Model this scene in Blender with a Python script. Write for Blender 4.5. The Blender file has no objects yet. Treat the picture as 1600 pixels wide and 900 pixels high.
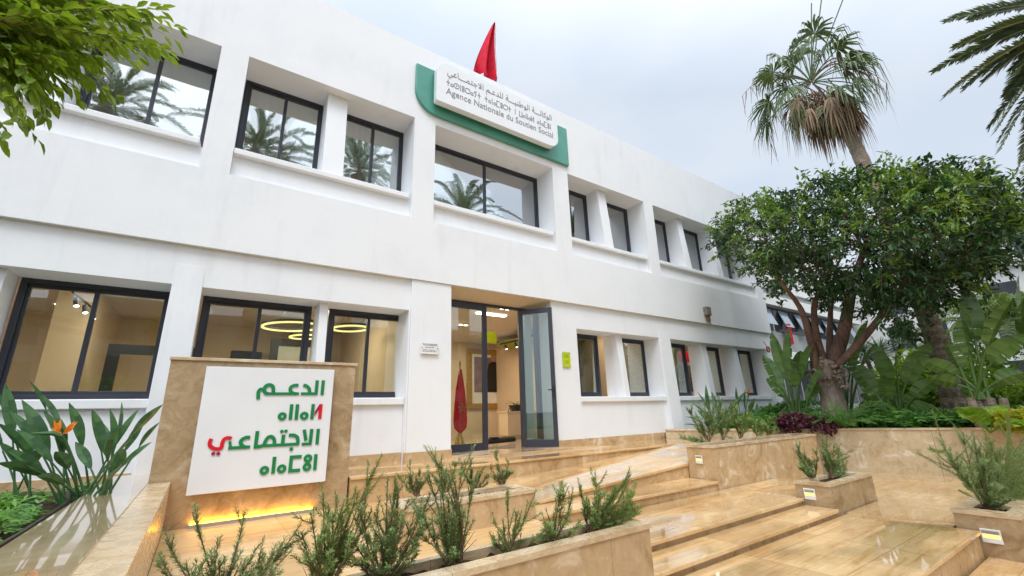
import bpy, bmesh, math, random
import numpy as np
from mathutils import Vector, Matrix
random.seed(7); rng = np.random.default_rng(7)
SC = bpy.context.scene
COL = SC.collection
R = math.radians

# ---------------------------------------------------------------- camera
FPX, PITCH, ROLL, YAW = 679.8, .27852, -.028995, .609043      # photo is 1600 x 900
_fw = Vector((math.sin(YAW)*math.cos(PITCH), math.cos(YAW)*math.cos(PITCH), math.sin(PITCH)))
_r0 = Vector((math.cos(YAW), -math.sin(YAW), 0)); _u0 = _r0.cross(_fw)
RT = _r0*math.cos(ROLL) + _u0*math.sin(ROLL)
UP = -_r0*math.sin(ROLL) + _u0*math.cos(ROLL)
FW = _fw
cam = bpy.data.cameras.new('camera'); cam.sensor_width = 36; cam.lens = FPX/1600*36
cam.clip_start = .05; cam.clip_end = 3000
camo = bpy.data.objects.new('camera', cam); COL.objects.link(camo)
camo.matrix_world = Matrix(((RT.x, UP.x, -FW.x, 0), (RT.y, UP.y, -FW.y, 0), (RT.z, UP.z, -FW.z, 0), (0, 0, 0, 1)))
SC.camera = camo

def ray(px, py): return RT*((px-800)/FPX) - UP*((py-450)/FPX) + FW
def at_y(px, py, Y): d = ray(px, py); return d*(Y/d.y)
def at_z(px, py, Z): d = ray(px, py); return d*(Z/d.z)
def at_x(px, py, X): d = ray(px, py); return d*(X/d.x)
def at_d(px, py, D): d = ray(px, py); return d*(D/math.hypot(d.x, d.y))

# ---------------------------------------------------------------- world, sun, exposure
SUN_DIR = Vector((-.28, -.46, .90)).normalized()
w = bpy.data.worlds.new('World'); SC.world = w; w.use_nodes = True
nt = w.node_tree; nt.nodes.clear()
def N(t, typ, **kw):
    n = t.nodes.new(typ)
    for k, v in kw.items(): setattr(n, k, v)
    return n
sky = N(nt, 'ShaderNodeTexSky', sky_type='NISHITA', sun_disc=False)
sky.sun_elevation = math.asin(SUN_DIR.z); sky.sun_rotation = math.atan2(SUN_DIR.x, SUN_DIR.y)
sky.air_density = 1.0; sky.dust_density = 2.0
bg1 = N(nt, 'ShaderNodeBackground'); bg1.inputs[1].default_value = .10
nt.links.new(sky.outputs[0], bg1.inputs[0])
tc = N(nt, 'ShaderNodeTexCoord')
mp = N(nt, 'ShaderNodeMapping'); mp.inputs['Scale'].default_value = (1.0, 1.0, 2.2)
nt.links.new(tc.outputs['Generated'], mp.inputs[0])
no = N(nt, 'ShaderNodeTexNoise'); no.inputs['Scale'].default_value = 1.7; no.inputs['Detail'].default_value = 5; no.inputs['Roughness'].default_value = .5
nt.links.new(mp.outputs[0], no.inputs[0])
cr = N(nt, 'ShaderNodeValToRGB')
cr.color_ramp.elements[0].position = .34; cr.color_ramp.elements[0].color = (.68, .765, .88, 1)
cr.color_ramp.elements[1].position = .68; cr.color_ramp.elements[1].color = (.86, .90, .95, 1)
nt.links.new(no.outputs[0], cr.inputs[0])
dt = N(nt, 'ShaderNodeVectorMath', operation='DOT_PRODUCT'); dt.inputs[1].default_value = SUN_DIR
nt.links.new(tc.outputs['Generated'], dt.inputs[0])
mr = N(nt, 'ShaderNodeMapRange'); mr.inputs[1].default_value = .15; mr.inputs[2].default_value = 1.0
mr.inputs[3].default_value = .84; mr.inputs[4].default_value = 1.9
nt.links.new(dt.outputs['Value'], mr.inputs[0])
bg2 = N(nt, 'ShaderNodeBackground')
nt.links.new(cr.outputs[0], bg2.inputs[0]); nt.links.new(mr.outputs[0], bg2.inputs[1])
mx = N(nt, 'ShaderNodeMixShader'); mx.inputs[0].default_value = .88
nt.links.new(bg1.outputs[0], mx.inputs[1]); nt.links.new(bg2.outputs[0], mx.inputs[2])
wo = N(nt, 'ShaderNodeOutputWorld'); nt.links.new(mx.outputs[0], wo.inputs[0])
sl = bpy.data.lights.new('sun', 'SUN'); sl.energy = 1.5; sl.angle = R(25); sl.color = (1, .985, .95)
so = bpy.data.objects.new('sun', sl); COL.objects.link(so)
so.rotation_euler = SUN_DIR.to_track_quat('Z', 'Y').to_euler()
SC.view_settings.view_transform = 'Standard'; SC.view_settings.look = 'None'
SC.view_settings.exposure = .37; SC.view_settings.gamma = 1
SC.cycles.use_denoising = True
SC.cycles.max_bounces = 10; SC.cycles.transparent_max_bounces = 24
SC.cycles.sample_clamp_indirect = 6

# ---------------------------------------------------------------- mesh collecting
class MB:
    def __init__(s): s.v = []; s.f = []
    def add(s, vs, fs):
        b = len(s.v); s.v += [tuple(p) for p in vs]; s.f += [tuple(i+b for i in f) for f in fs]; return s
    def box(s, x0, x1, y0, y1, z0, z1):
        return s.hexa([(x0,y0,z0),(x1,y0,z0),(x1,y1,z0),(x0,y1,z0),(x0,y0,z1),(x1,y0,z1),(x1,y1,z1),(x0,y1,z1)])
    def hexa(s, p): return s.add(p, [(3,2,1,0),(4,5,6,7),(0,1,5,4),(1,2,6,5),(2,3,7,6),(3,0,4,7)])
    def quad(s, a, b, c, d): return s.add([a,b,c,d], [(0,1,2,3)])
    def prism(s, poly, z0, z1):
        n = len(poly)
        a = sum(poly[i][0]*poly[(i+1)%n][1]-poly[(i+1)%n][0]*poly[i][1] for i in range(n))
        if a < 0: poly = poly[::-1]
        vs = [(x,y,z0) for x,y in poly]+[(x,y,z1) for x,y in poly]
        return s.add(vs, [tuple(range(n-1,-1,-1)), tuple(range(n,2*n))]+[(i,(i+1)%n,(i+1)%n+n,i+n) for i in range(n)])
    def prism_y(s, poly, y0, y1):
        n = len(poly)
        a = sum(poly[i][0]*poly[(i+1)%n][1]-poly[(i+1)%n][0]*poly[i][1] for i in range(n))
        if a < 0: poly = poly[::-1]
        vs = [(x,y0,z) for x,z in poly]+[(x,y1,z) for x,z in poly]
        return s.add(vs, [tuple(range(n)), tuple(range(2*n-1,n-1,-1))]+[(i,i+n,(i+1)%n+n,(i+1)%n) for i in range(n)])
    def tube(s, pts, rad, n=8, cap=True):
        pts = [Vector(p) for p in pts]; m = len(pts)
        if not hasattr(rad, '__len__'): rad = [rad]*m
        t = (pts[1]-pts[0]).normalized(); u = t.orthogonal().normalized(); vs = []
        for i in range(m):
            t2 = (pts[min(i+1,m-1)]-pts[max(i-1,0)]).normalized()
            u = (u - t2*u.dot(t2)); u = u.normalized() if u.length > 1e-6 else t2.orthogonal().normalized()
            b = t2.cross(u)
            for k in range(n):
                a = 2*math.pi*k/n; vs.append(pts[i]+(u*math.cos(a)+b*math.sin(a))*rad[i])
        fs = [(i*n+k, i*n+(k+1)%n, (i+1)*n+(k+1)%n, (i+1)*n+k) for i in range(m-1) for k in range(n)]
        if cap: fs += [tuple(range(n-1,-1,-1)), tuple((m-1)*n+k for k in range(n))]
        return s.add(vs, fs)
    def lathe(s, c, prof, n=20):
        vs = [(c[0]+r*math.cos(2*math.pi*k/n), c[1]+r*math.sin(2*math.pi*k/n), c[2]+z) for r, z in prof for k in range(n)]
        m = len(prof)
        fs = [(i*n+k, i*n+(k+1)%n, (i+1)*n+(k+1)%n, (i+1)*n+k) for i in range(m-1) for k in range(n)]
        return s.add(vs, fs+[tuple(range(n-1,-1,-1)), tuple((m-1)*n+k for k in range(n))])
    def build(s, name, mat, parent=None, bevel=0, smooth=False, origin=None):
        me = bpy.data.meshes.new(name); 
        o = bpy.data.objects.new(name, me); COL.objects.link(o)
        if origin is not None and parent is None:
            o.location = origin; vs = [tuple(Vector(v)-Vector(origin)) for v in s.v]
        else:
            vs = s.v
        me.from_pydata(vs, [], s.f); me.update()
        if parent is not None:
            o.parent = parent; o.matrix_parent_inverse = parent.matrix_basis.inverted()
        if mat: me.materials.append(mat)
        if smooth: me.polygons.foreach_set('use_smooth', [True]*len(me.polygons))
        if bevel:
            b = o.modifiers.new('bevel', 'BEVEL'); b.width = bevel; b.segments = 2; b.limit_method = 'ANGLE'; b.angle_limit = R(40)
        return o

def thing(name, label, cat, loc=(0,0,0), group=None):
    o = bpy.data.objects.new(name, None); COL.objects.link(o); o.location = loc; o.empty_display_size = .2
    o['label'] = label; o['category'] = cat
    if group: o['group'] = group
    return o
def tag(o, label, cat, group=None, kind=None):
    o['label'] = label; o['category'] = cat
    if group: o['group'] = group
    if kind: o['kind'] = kind
    return o
def struct(o, label=None):
    o['kind'] = 'structure'
    if label: o['label'] = label
    return o

# ---------------------------------------------------------------- materials
def newmat(name):
    m = bpy.data.materials.new(name); m.use_nodes = True; t = m.node_tree
    return m, t, t.nodes['Principled BSDF']
def setp(b, col=None, rough=None, metal=None, spec=None, trans=None):
    if col is not None: b.inputs['Base Color'].default_value = (*col, 1)
    if rough is not None: b.inputs['Roughness'].default_value = rough
    if metal is not None: b.inputs['Metallic'].default_value = metal
    if spec is not None: b.inputs['Specular IOR Level'].default_value = spec
def coords(t, scale=(1,1,1), space='Object', rot=(0,0,0)):
    tc = N(t, 'ShaderNodeTexCoord'); mp = N(t, 'ShaderNodeMapping')
    mp.inputs['Scale'].default_value = scale; mp.inputs['Rotation'].default_value = rot
    t.links.new(tc.outputs[space], mp.inputs[0]); return mp.outputs[0]
def noise(t, vec, scale, detail=4, rough=.55, dist=0):
    n = N(t, 'ShaderNodeTexNoise'); n.inputs['Scale'].default_value = scale; n.inputs['Detail'].default_value = detail
    n.inputs['Roughness'].default_value = rough; n.inputs['Distortion'].default_value = dist
    t.links.new(vec, n.inputs['Vector']); return n.outputs['Fac']
def ramp(t, fac, stops):
    r = N(t, 'ShaderNodeValToRGB'); e = r.color_ramp.elements
    while len(e) < len(stops): e.new(.5)
    for i, (p, c) in enumerate(stops): e[i].position = p; e[i].color = (*c, 1) if len(c) == 3 else c
    t.links.new(fac, r.inputs[0]); return r.outputs[0]
def mixc(t, fac, a, b, mode='MIX'):
    m = N(t, 'ShaderNodeMix', data_type='RGBA', blend_type=mode)
    if hasattr(fac, 'links'): t.links.new(fac, m.inputs[0])
    else: m.inputs[0].default_value = fac
    for s, v in ((6, a), (7, b)):
        if hasattr(v, 'links'): t.links.new(v, m.inputs[s])
        else: m.inputs[s].default_value = (*v, 1)
    return m.outputs[2]
def maprange(t, v, a, b, c, d):
    m = N(t, 'ShaderNodeMapRange'); m.inputs[1].default_value = a; m.inputs[2].default_value = b
    m.inputs[3].default_value = c; m.inputs[4].default_value = d; t.links.new(v, m.inputs[0]); return m.outputs[0]
def bump(t, b, h, strength=.2, dist=.01):
    n = N(t, 'ShaderNodeBump'); n.inputs['Strength'].default_value = strength; n.inputs['Distance'].default_value = dist
    t.links.new(h, n.inputs['Height']); t.links.new(n.outputs[0], b.inputs['Normal'])
def simple(name, col, rough=.5, metal=0, spec=.5, var=.08, scale=6):
    m, t, b = newmat(name); setp(b, col, rough, metal, spec)
    v = coords(t); n = noise(t, v, scale)
    c = ramp(t, n, [(.3, tuple(x*(1-var) for x in col)), (.7, tuple(min(1, x*(1+var)) for x in col))])
    t.links.new(c, b.inputs['Base Color']); return m
def emit(name, col, s):
    m, t, b = newmat(name); setp(b, (.02,.02,.02), .5)
    b.inputs['Emission Color'].default_value = (*col, 1); b.inputs['Emission Strength'].default_value = s; return m

def plaster():
    m, t, b = newmat('white_plaster'); setp(b, (.8,.8,.8), .75, 0, .3)
    v = coords(t); n1 = noise(t, v, 1.1, 8, .68); v2 = coords(t, (3, 3, .35)); n2 = noise(t, v2, 1.2, 5, .6); n3 = noise(t, v, 42, 5, .7)
    c = ramp(t, n1, [(.25, (.755,.775,.81)), (.5, (.80,.82,.85)), (.75, (.825,.84,.865))])
    c2 = ramp(t, n2, [(.27, (.90,.90,.895)), (.43, (1,1,1))])
    c = mixc(t, .7, c, c2, 'MULTIPLY'); t.links.new(c, b.inputs['Base Color'])
    n4 = noise(t, v, 9, 4, .6); a = N(t, 'ShaderNodeMath', operation='ADD'); t.links.new(n3, a.inputs[0]); t.links.new(n4, a.inputs[1])
    bump(t, b, a.outputs[0], .28, .006); return m
def joints(t, axis, period, width=.006, off=0.0):
    """dark joint lines between stone slabs: 1 on the joint, 0 elsewhere"""
    tc = N(t, 'ShaderNodeTexCoord'); sp = N(t, 'ShaderNodeSeparateXYZ'); t.links.new(tc.outputs['Object'], sp.inputs[0])
    a = N(t, 'ShaderNodeMath', operation='ADD'); a.inputs[1].default_value = 100*period+off; t.links.new(sp.outputs[axis], a.inputs[0])
    md = N(t, 'ShaderNodeMath', operation='MODULO'); md.inputs[1].default_value = period; t.links.new(a.outputs[0], md.inputs[0])
    lt = N(t, 'ShaderNodeMath', operation='LESS_THAN'); lt.inputs[1].default_value = width; t.links.new(md.outputs[0], lt.inputs[0])
    return lt.outputs[0]
def stone_wall(name, base, light, dark, rough=.25, jx=1.2, streak=(1,1,1)):
    m, t, b = newmat(name); setp(b, base, rough, 0, .5)
    v = coords(t, streak); n1 = noise(t, v, 2.2, 7, .62, 1.6); n2 = noise(t, v, 7, 6, .65, 1.0); n3 = noise(t, v, .5, 3)
    c = ramp(t, n1, [(.34, dark), (.47, base), (.56, base), (.66, light)])
    c2 = ramp(t, n2, [(.3, (.74,.70,.64)), (.55, (1,1,1)), (.8, (1.0,1.0,1.0))])
    c = mixc(t, .7, c, c2, 'MULTIPLY')
    c3 = ramp(t, n3, [(.35, (.86,.84,.80)), (.65, (1,1,1))]); c = mixc(t, .8, c, c3, 'MULTIPLY')
    if jx:
        j = joints(t, 0, jx, .005); c = mixc(t, j, c, tuple(x*.55 for x in base))
    t.links.new(c, b.inputs['Base Color'])
    rr = maprange(t, n2, .3, .7, rough*.7, rough*1.5); t.links.new(rr, b.inputs['Roughness'])
    bump(t, b, n2, .06, .004); return m
def stone_floor(name, base, light, dark, wet=True):
    m, t, b = newmat(name); setp(b, base, .12, 0, .5); b.inputs['IOR'].default_value = 1.5
    v = coords(t, (.55, 3.2, 1)); n1 = noise(t, v, 1.7, 8, .72, .9); n0 = noise(t, coords(t, (.5, 9, 1)), 2.6, 6, .7, .4); v2 = coords(t, (1,1,1)); n2 = noise(t, v2, .9, 5, .6, .5); n3 = noise(t, v2, 9, 6, .7)
    c = ramp(t, n1, [(.33, dark), (.47, base), (.56, base), (.68, light)])
    c0 = ramp(t, n0, [(.34, (.78,.68,.54)), (.5, (1,1,1)), (.66, (1,1,1))]); c = mixc(t, .75, c, c0, 'MULTIPLY')
    c2 = ramp(t, n2, [(.32, (.84,.74,.60)), (.58, (1,1,1))]); c = mixc(t, .75, c, c2, 'MULTIPLY')
    c3 = ramp(t, n3, [(.3, (.86,.84,.8)), (.6, (1,1,1))]); c = mixc(t, .5, c, c3, 'MULTIPLY')
    j1 = joints(t, 0, 1.15, .008, .33); j2 = joints(t, 1, .62, .008, .1)
    tcs = N(t, 'ShaderNodeTexCoord'); sh = N(t, 'ShaderNodeVectorMath', operation='ADD'); sh.inputs[1].default_value = (115.33, 62.1, 0); t.links.new(tcs.outputs['Object'], sh.inputs[0])
    sn = N(t, 'ShaderNodeVectorMath', operation='SNAP'); sn.inputs[1].default_value = (1.15, .62, 50); t.links.new(sh.outputs[0], sn.inputs[0])
    wn = N(t, 'ShaderNodeTexWhiteNoise'); t.links.new(sn.outputs[0], wn.inputs[0])
    c = mixc(t, 1.0, c, ramp(t, wn.outputs['Value'], [(0, (.80,.76,.70)), (.5, (.95,.94,.92)), (1, (1,1,1))]), 'MULTIPLY')
    mxn = N(t, 'ShaderNodeMath', operation='MAXIMUM'); t.links.new(j1, mxn.inputs[0]); t.links.new(j2, mxn.inputs[1])
    jf = N(t, 'ShaderNodeMath', operation='MULTIPLY'); jf.inputs[1].default_value = .75; t.links.new(mxn.outputs[0], jf.inputs[0])
    c = mixc(t, jf.outputs[0], c, tuple(x*.5 for x in dark)); t.links.new(c, b.inputs['Base Color'])
    # standing rain water: smooth coat in patches
    nw = noise(t, coords(t, (.8, 1.3, 1)), 1.1, 5, .55, .6)
    wetm = maprange(t, nw, .40, .56, 0, 1)
    rr = maprange(t, wetm, 0, 1, .24, .035); t.links.new(rr, b.inputs['Roughness'])
    b.inputs['Coat Roughness'].default_value = .02; b.inputs['Coat IOR'].default_value = 1.55
    cw = maprange(t, wetm, 0, 1, .0, .9); t.links.new(cw, b.inputs['Coat Weight'])
    if wet is not True:
        t.links.remove(b.inputs['Coat Weight'].links[0]); t.links.remove(b.inputs['Roughness'].links[0])
        if wet == 'polish': b.inputs['Coat Weight'].default_value = 1; b.inputs['Roughness'].default_value = .12
        else: b.inputs['Coat Weight'].default_value = .0; t.links.new(maprange(t, nw, .35, .6, .42, .25), b.inputs['Roughness'])
    bump(t, b, n3, .035 if wet is True else .012, .004); return m
M_ = None
def leafmat(name, c1, c2, rough=.38, trans=.25, spec=.5):
    m, t, b = newmat(name); setp(b, c1, rough, 0, spec)
    g = N(t, 'ShaderNodeNewGeometry'); v = coords(t); n = noise(t, v, 2.2, 3)
    a = N(t, 'ShaderNodeMath', operation='MULTIPLY_ADD'); a.inputs[1].default_value = .6
    t.links.new(g.outputs['Random Per Island'], a.inputs[0])
    s = N(t, 'ShaderNodeMath', operation='MULTIPLY'); s.inputs[1].default_value = .45; t.links.new(n, s.inputs[0]); t.links.new(s.outputs[0], a.inputs[2])
    c = ramp(t, a.outputs[0], [(.15, c1), (.85, c2)]); t.links.new(c, b.inputs['Base Color'])
    if trans:
        tr = N(t, 'ShaderNodeBsdfTranslucent'); c2n = mixc(t, .5, c, (min(1,c2[0]*1.6), min(1,c2[1]*1.5), c2[2]*.6)); t.links.new(c2n, tr.inputs[0])
        ms = N(t, 'ShaderNodeMixShader'); ms.inputs[0].default_value = trans
        t.links.new(b.outputs[0], ms.inputs[1]); t.links.new(tr.outputs[0], ms.inputs[2])
        t.links.new(ms.outputs[0], t.nodes['Material Output'].inputs[0])
    return m
def glassmat(name, refl, tint=(.9,.95,.93)):
    m = bpy.data.materials.new(name); m.use_nodes = True; t = m.node_tree; t.nodes.clear()
    tr = N(t, 'ShaderNodeBsdfTransparent'); tr.inputs[0].default_value = (*tint, 1)
    gl = N(t, 'ShaderNodeBsdfGlossy'); gl.inputs['Roughness'].default_value = .004; gl.inputs[0].default_value = (.95,.98,1,1)
    lw = N(t, 'ShaderNodeLayerWeight'); lw.inputs[0].default_value = .35
    mr = N(t, 'ShaderNodeMapRange'); mr.inputs[3].default_value = refl; mr.inputs[4].default_value = min(1, refl+.6)
    t.links.new(lw.outputs['Fresnel'], mr.inputs[0])
    n = noise(t, coords(t), 1.3, 2); bp = N(t, 'ShaderNodeBump'); bp.inputs['Strength'].default_value = .05; bp.inputs['Distance'].default_value = .02
    t.links.new(n, bp.inputs['Height']); t.links.new(bp.outputs[0], gl.inputs['Normal'])
    mx = N(t, 'ShaderNodeMixShader'); t.links.new(mr.outputs[0], mx.inputs[0]); t.links.new(tr.outputs[0], mx.inputs[1]); t.links.new(gl.outputs[0], mx.inputs[2])
    o = N(t, 'ShaderNodeOutputMaterial'); t.links.new(mx.outputs[0], o.inputs[0]); return m
def barkmat(name, a, b_, sc=8, stretch=(1,1,.3)):
    m, t, b = newmat(name); setp(b, a, .85, 0, .2); v = coords(t, stretch); n = noise(t, v, sc, 6, .7, .6); n2 = noise(t, coords(t), 2.5, 3)
    c = ramp(t, n, [(.3, a), (.7, b_)]); c = mixc(t, .6, c, ramp(t, n2, [(.35, (.6,.58,.55)), (.65, (1,1,1))]), 'MULTIPLY')
    t.links.new(c, b.inputs['Base Color']); bump(t, b, n, .8, .03); return m

M = {}
M['plaster'] = plaster()
M['wallstone'] = stone_wall('tan_marble', (.58,.41,.235), (.76,.64,.47), (.46,.30,.15), .2)
M['signstone'] = stone_wall('brown_marble', (.46,.335,.20), (.60,.48,.33), (.32,.21,.11), .25, 0)
M['retstone'] = stone_wall('cream_marble', (.64,.50,.32), (.80,.70,.54), (.49,.35,.19), .3, 1.6)
M['coping'] = stone_wall('coping_stone', (.66,.51,.33), (.78,.67,.50), (.54,.38,.21), .25, 1.2, (1,1,3))
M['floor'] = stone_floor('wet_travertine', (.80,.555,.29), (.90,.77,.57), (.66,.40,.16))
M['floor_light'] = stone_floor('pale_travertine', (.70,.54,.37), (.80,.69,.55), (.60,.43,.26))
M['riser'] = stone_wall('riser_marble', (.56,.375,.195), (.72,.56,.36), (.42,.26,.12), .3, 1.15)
M['floor_dry'] = stone_floor('damp_travertine', (.80,.555,.29), (.90,.77,.57), (.66,.40,.16), False)
M['ledge'] = stone_floor('polished_ledge', (.66,.50,.33), (.74,.62,.47), (.57,.41,.25), 'polish')
M['frame'] = simple('anthracite_frame', (.030,.033,.048), .38, 0, .5, .1)
M['glass_up'] = glassmat('reflective_glass', .42)
M['glass_low'] = glassmat('clear_glass', .05)
M['blind'] = simple('roller_blind', (.74,.74,.68), .8, 0, .2, .05, 2)
M['beige'] = simple('beige_paint', (.66,.55,.41), .7, 0, .3, .05, 1)
M['ceil'] = simple('ceiling_paint', (.66,.56,.44), .7, 0, .3, .04, 1)
M['infloor'] = simple('interior_floor', (.42,.35,.28), .12, 0, .5, .1, 2)
M['soil'] = simple('dark_soil', (.045,.028,.018), .95, 0, .2, .5, 25)
M['white'] = simple('white_panel', (.78,.80,.83), .35, 0, .5, .02, 2)
M['whitepl'] = simple('white_plastic', (.80,.80,.80), .4)
M['lgreen'] = simple('letter_green', (.006,.21,.062), .4)
M['lred'] = simple('letter_red', (.62,.008,.014), .4)
M['lcrim'] = simple('letter_crimson', (.36,.004,.06), .4)
M['lgrey'] = simple('letter_grey', (.24,.26,.29), .5)
M['teal'] = simple('teal_panel', (.075,.30,.235), .32, 0, .5, .12, 3)
M['lime'] = simple('lime_panel', (.50,.62,.01), .35)
M['metal'] = simple('brushed_metal', (.45,.46,.48), .35, .8)
M['black'] = simple('black_metal', (.012,.012,.014), .45)
M['gold'] = simple('gilded_frame', (.42,.26,.06), .35, .4, .5, .3, 20)
M['red'] = simple('red_cloth', (.52,.008,.03), .75, 0, .2, .2, 5)
M['fgreen'] = simple('green_cloth', (.02,.12,.05), .8)
M['warm'] = emit('warm_lamp', (1,.80,.50), 9)
M['ringlight'] = emit('ring_lamp', (1,.80,.27), 1.25)
M['spot'] = emit('spot_lamp', (1,.93,.82), 6)
M['led'] = emit('amber_led', (1,.45,.02), 19)
M['slot'] = emit('warm_slot', (1,.72,.22), 1.3)
M['asphalt'] = simple('asphalt', (.06,.06,.06), .8, 0, .3, .2, 30)
M['bark'] = barkmat('brown_bark', (.19,.135,.105), (.46,.38,.31))
M['limb'] = barkmat('red_brown_bark', (.085,.045,.035), (.27,.18,.14))
M['palmbark'] = barkmat('palm_bark', (.17,.125,.095), (.46,.38,.30), 10, (.6,.6,2.5))
M['stem'] = simple('woody_stem', (.20,.125,.085), .8, 0, .2, .3, 30)
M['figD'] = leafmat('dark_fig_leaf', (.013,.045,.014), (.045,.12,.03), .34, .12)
M['figL'] = leafmat('lit_fresh_fig_leaf', (.07,.17,.02), (.21,.34,.05), .36, .25)
M['nearleaf'] = leafmat('near_leaf', (.045,.115,.013), (.25,.38,.03), .32, .35)
M['rose'] = leafmat('rosemary_needle', (.10,.18,.055), (.28,.39,.13), .5, .15)
M['rose2'] = leafmat('rosemary_needle_fresh', (.13,.22,.06), (.29,.40,.11), .5, .2)
M['banana'] = leafmat('banana_leaf', (.05,.12,.028), (.16,.27,.065), .34, .25)
M['strel'] = leafmat('strelitzia_leaf', (.028,.085,.034), (.085,.19,.065), .33, .12)
M['cover'] = leafmat('cover_leaf', (.035,.13,.025), (.14,.33,.06), .42, .25)
M['fern'] = leafmat('fern_leaf', (.06,.19,.03), (.20,.42,.07), .42, .3)
M['purple'] = leafmat('purple_leaf', (.045,.008,.018), (.14,.035,.06), .45, .1)
M['yellow'] = leafmat('yellow_leaf', (.22,.28,.015), (.50,.48,.03), .45, .3)
M['bush'] = leafmat('bush_leaf', (.07,.20,.015), (.27,.42,.03), .42, .3)
M['frond'] = leafmat('palm_frond', (.065,.105,.045), (.18,.235,.10), .45, .15)
M['fan'] = leafmat('fan_leaf', (.035,.075,.025), (.14,.20,.065), .5, .15)
M['dead'] = leafmat('dead_frond', (.16,.10,.06), (.38,.27,.17), .8, .1)
M['rachis'] = simple('palm_rachis', (.42,.40,.28), .6)
M['petiole'] = simple('leaf_stalk', (.09,.15,.05), .5)
M['orange'] = leafmat('orange_petal', (.75,.16,.01), (.9,.33,.02), .5, .3)
M['greywall'] = simple('grey_concrete', (.30,.32,.31), .8, 0, .3, .15, 1.5)
M['whitewall'] = simple('far_white_wall', (.74,.74,.72), .8, 0, .3, .05, .6)
M['darkglass'] = simple('dark_window', (.035,.04,.05), .12, 0, .6)
M['skyglass'] = simple('pale_window', (.30,.36,.42), .08, 0, .8)
M['awning'] = simple('green_sign', (.01,.27,.17), .5)
M['tealposter'] = simple('teal_poster', (.22,.45,.47), .6)
M['greyphoto'] = simple('grey_photo', (.22,.21,.20), .6, 0, .3, .6, 14)
M['artpurple'] = simple('muted_print', (.24,.15,.17), .6, 0, .3, .3, 6)
M['skin'] = simple('portrait_skin', (.40,.25,.17), .6)
M['limeceil'] = simple('lime_ceiling', (.34,.40,.05), .6)
M['brass'] = simple('brass', (.45,.30,.10), .3, .8)
M['terracotta'] = simple('orange_cord', (.35,.08,.04), .6)
M['fixture'] = simple('weathered_fixture', (.20,.20,.16), .7, 0, .3, .3, 20)
M['frost'] = simple('frosted_film', (.62,.68,.66), .5, 0, .4, .06, 3)
M['dracaena'] = leafmat('dragon_leaf', (.10,.16,.10), (.22,.30,.20), .5, .1)

# ---------------------------------------------------------------- levels (metres below the camera) and plan lines
Z_T, Z_L, Z_P1, Z_S, Z_P2, Z_P3 = -.71, -1.035, -1.158, -1.235, -1.31, -1.55
Y_F, Y_L, Y_W = 7.0, 7.08, 7.58          # upper face, ground-floor face, window plane
Y1, Y2, Y3, Y4, Y5, Y6 = 5.90, 4.40, 3.936, 2.93, 2.56, 1.415
YS = 5.93                                # face of the sign wall

# ---------------------------------------------------------------- ground, paving, steps (the setting)
g = MB(); g.quad((-600,-600,-1.66),(600,-600,-1.66),(600,600,-1.66),(-600,600,-1.66)); struct(g.build('ground', M['asphalt']))
def slab(name, x0, x1, y0, y1, z, zb=-1.60, mat='floor', lip=True):
    if not lip: m = MB(); m.box(x0, x1, y0, y1, zb, z); return struct(m.build(name, M[mat], bevel=.004))
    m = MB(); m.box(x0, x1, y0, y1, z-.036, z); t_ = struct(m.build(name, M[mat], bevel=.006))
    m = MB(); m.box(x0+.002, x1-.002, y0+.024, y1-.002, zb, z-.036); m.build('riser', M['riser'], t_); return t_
slab('plaza', -9, 14.2, -16, Y6, Z_P3, -1.62, lip=False)
slab('pavement', -.16, 6.78, Y6, Y5, Z_P2); 
m = MB(); m.prism([(6.782,1.63),(6.782,2.592),(7.942,2.592),(7.942,3.948),(10.6,3.948),(11.62,1.7),(12.3,.2),(8.2,.2),(8.2,1.63)], -1.6, Z_P2); struct(m.build('pavement', M['floor'], bevel=.004))
slab('stone_step', 2.83, 6.50, Y5, Y4, Z_S)
slab('pavement', 2.9, 6.50, Y4, Y3+.01, Z_P1)
m = MB(); m.box(6.50, 7.94, 3.035, Y3+.01, -1.6, Z_P1); struct(m.build('pavement', M['floor'], bevel=.004))
slab('stone_step', 2.9, 6.27, Y3, Y2+.03, Z_L)
m = MB(); m.box(-.16, 2.9, 2.69, YS-.002, -1.6, Z_L)
m.box(1.62, 2.9, YS-.002, Y1+.1, -1.6, Z_L); struct(m.build('stone_step', M['floor_dry'], bevel=.004))
# ramp climbing to the terrace
m = MB(); rs_ = MB()
def rz(x): return min(Z_T-.004, -.953+.0595*(x-4.12))
xs = [2.75, 4.0, 5.0, 6.27]
for a, b in zip(xs[:-1], xs[1:]):
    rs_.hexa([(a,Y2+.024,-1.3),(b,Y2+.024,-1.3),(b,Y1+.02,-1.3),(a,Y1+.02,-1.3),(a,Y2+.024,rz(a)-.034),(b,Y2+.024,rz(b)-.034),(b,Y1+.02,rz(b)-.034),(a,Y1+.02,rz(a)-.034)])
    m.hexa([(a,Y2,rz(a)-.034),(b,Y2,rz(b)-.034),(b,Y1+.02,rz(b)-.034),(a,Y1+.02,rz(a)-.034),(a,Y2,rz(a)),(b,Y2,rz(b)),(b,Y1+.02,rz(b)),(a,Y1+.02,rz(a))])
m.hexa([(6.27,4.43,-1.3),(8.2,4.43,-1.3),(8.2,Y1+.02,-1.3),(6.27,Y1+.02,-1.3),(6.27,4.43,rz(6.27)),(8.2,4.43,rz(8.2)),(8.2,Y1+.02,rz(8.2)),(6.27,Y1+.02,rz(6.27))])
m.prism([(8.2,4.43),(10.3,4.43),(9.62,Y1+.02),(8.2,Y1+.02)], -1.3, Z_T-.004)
t_ = struct(m.build('ramp', M['floor'], bevel=.003)); rs_.build('riser', M['riser'], t_)
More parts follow.
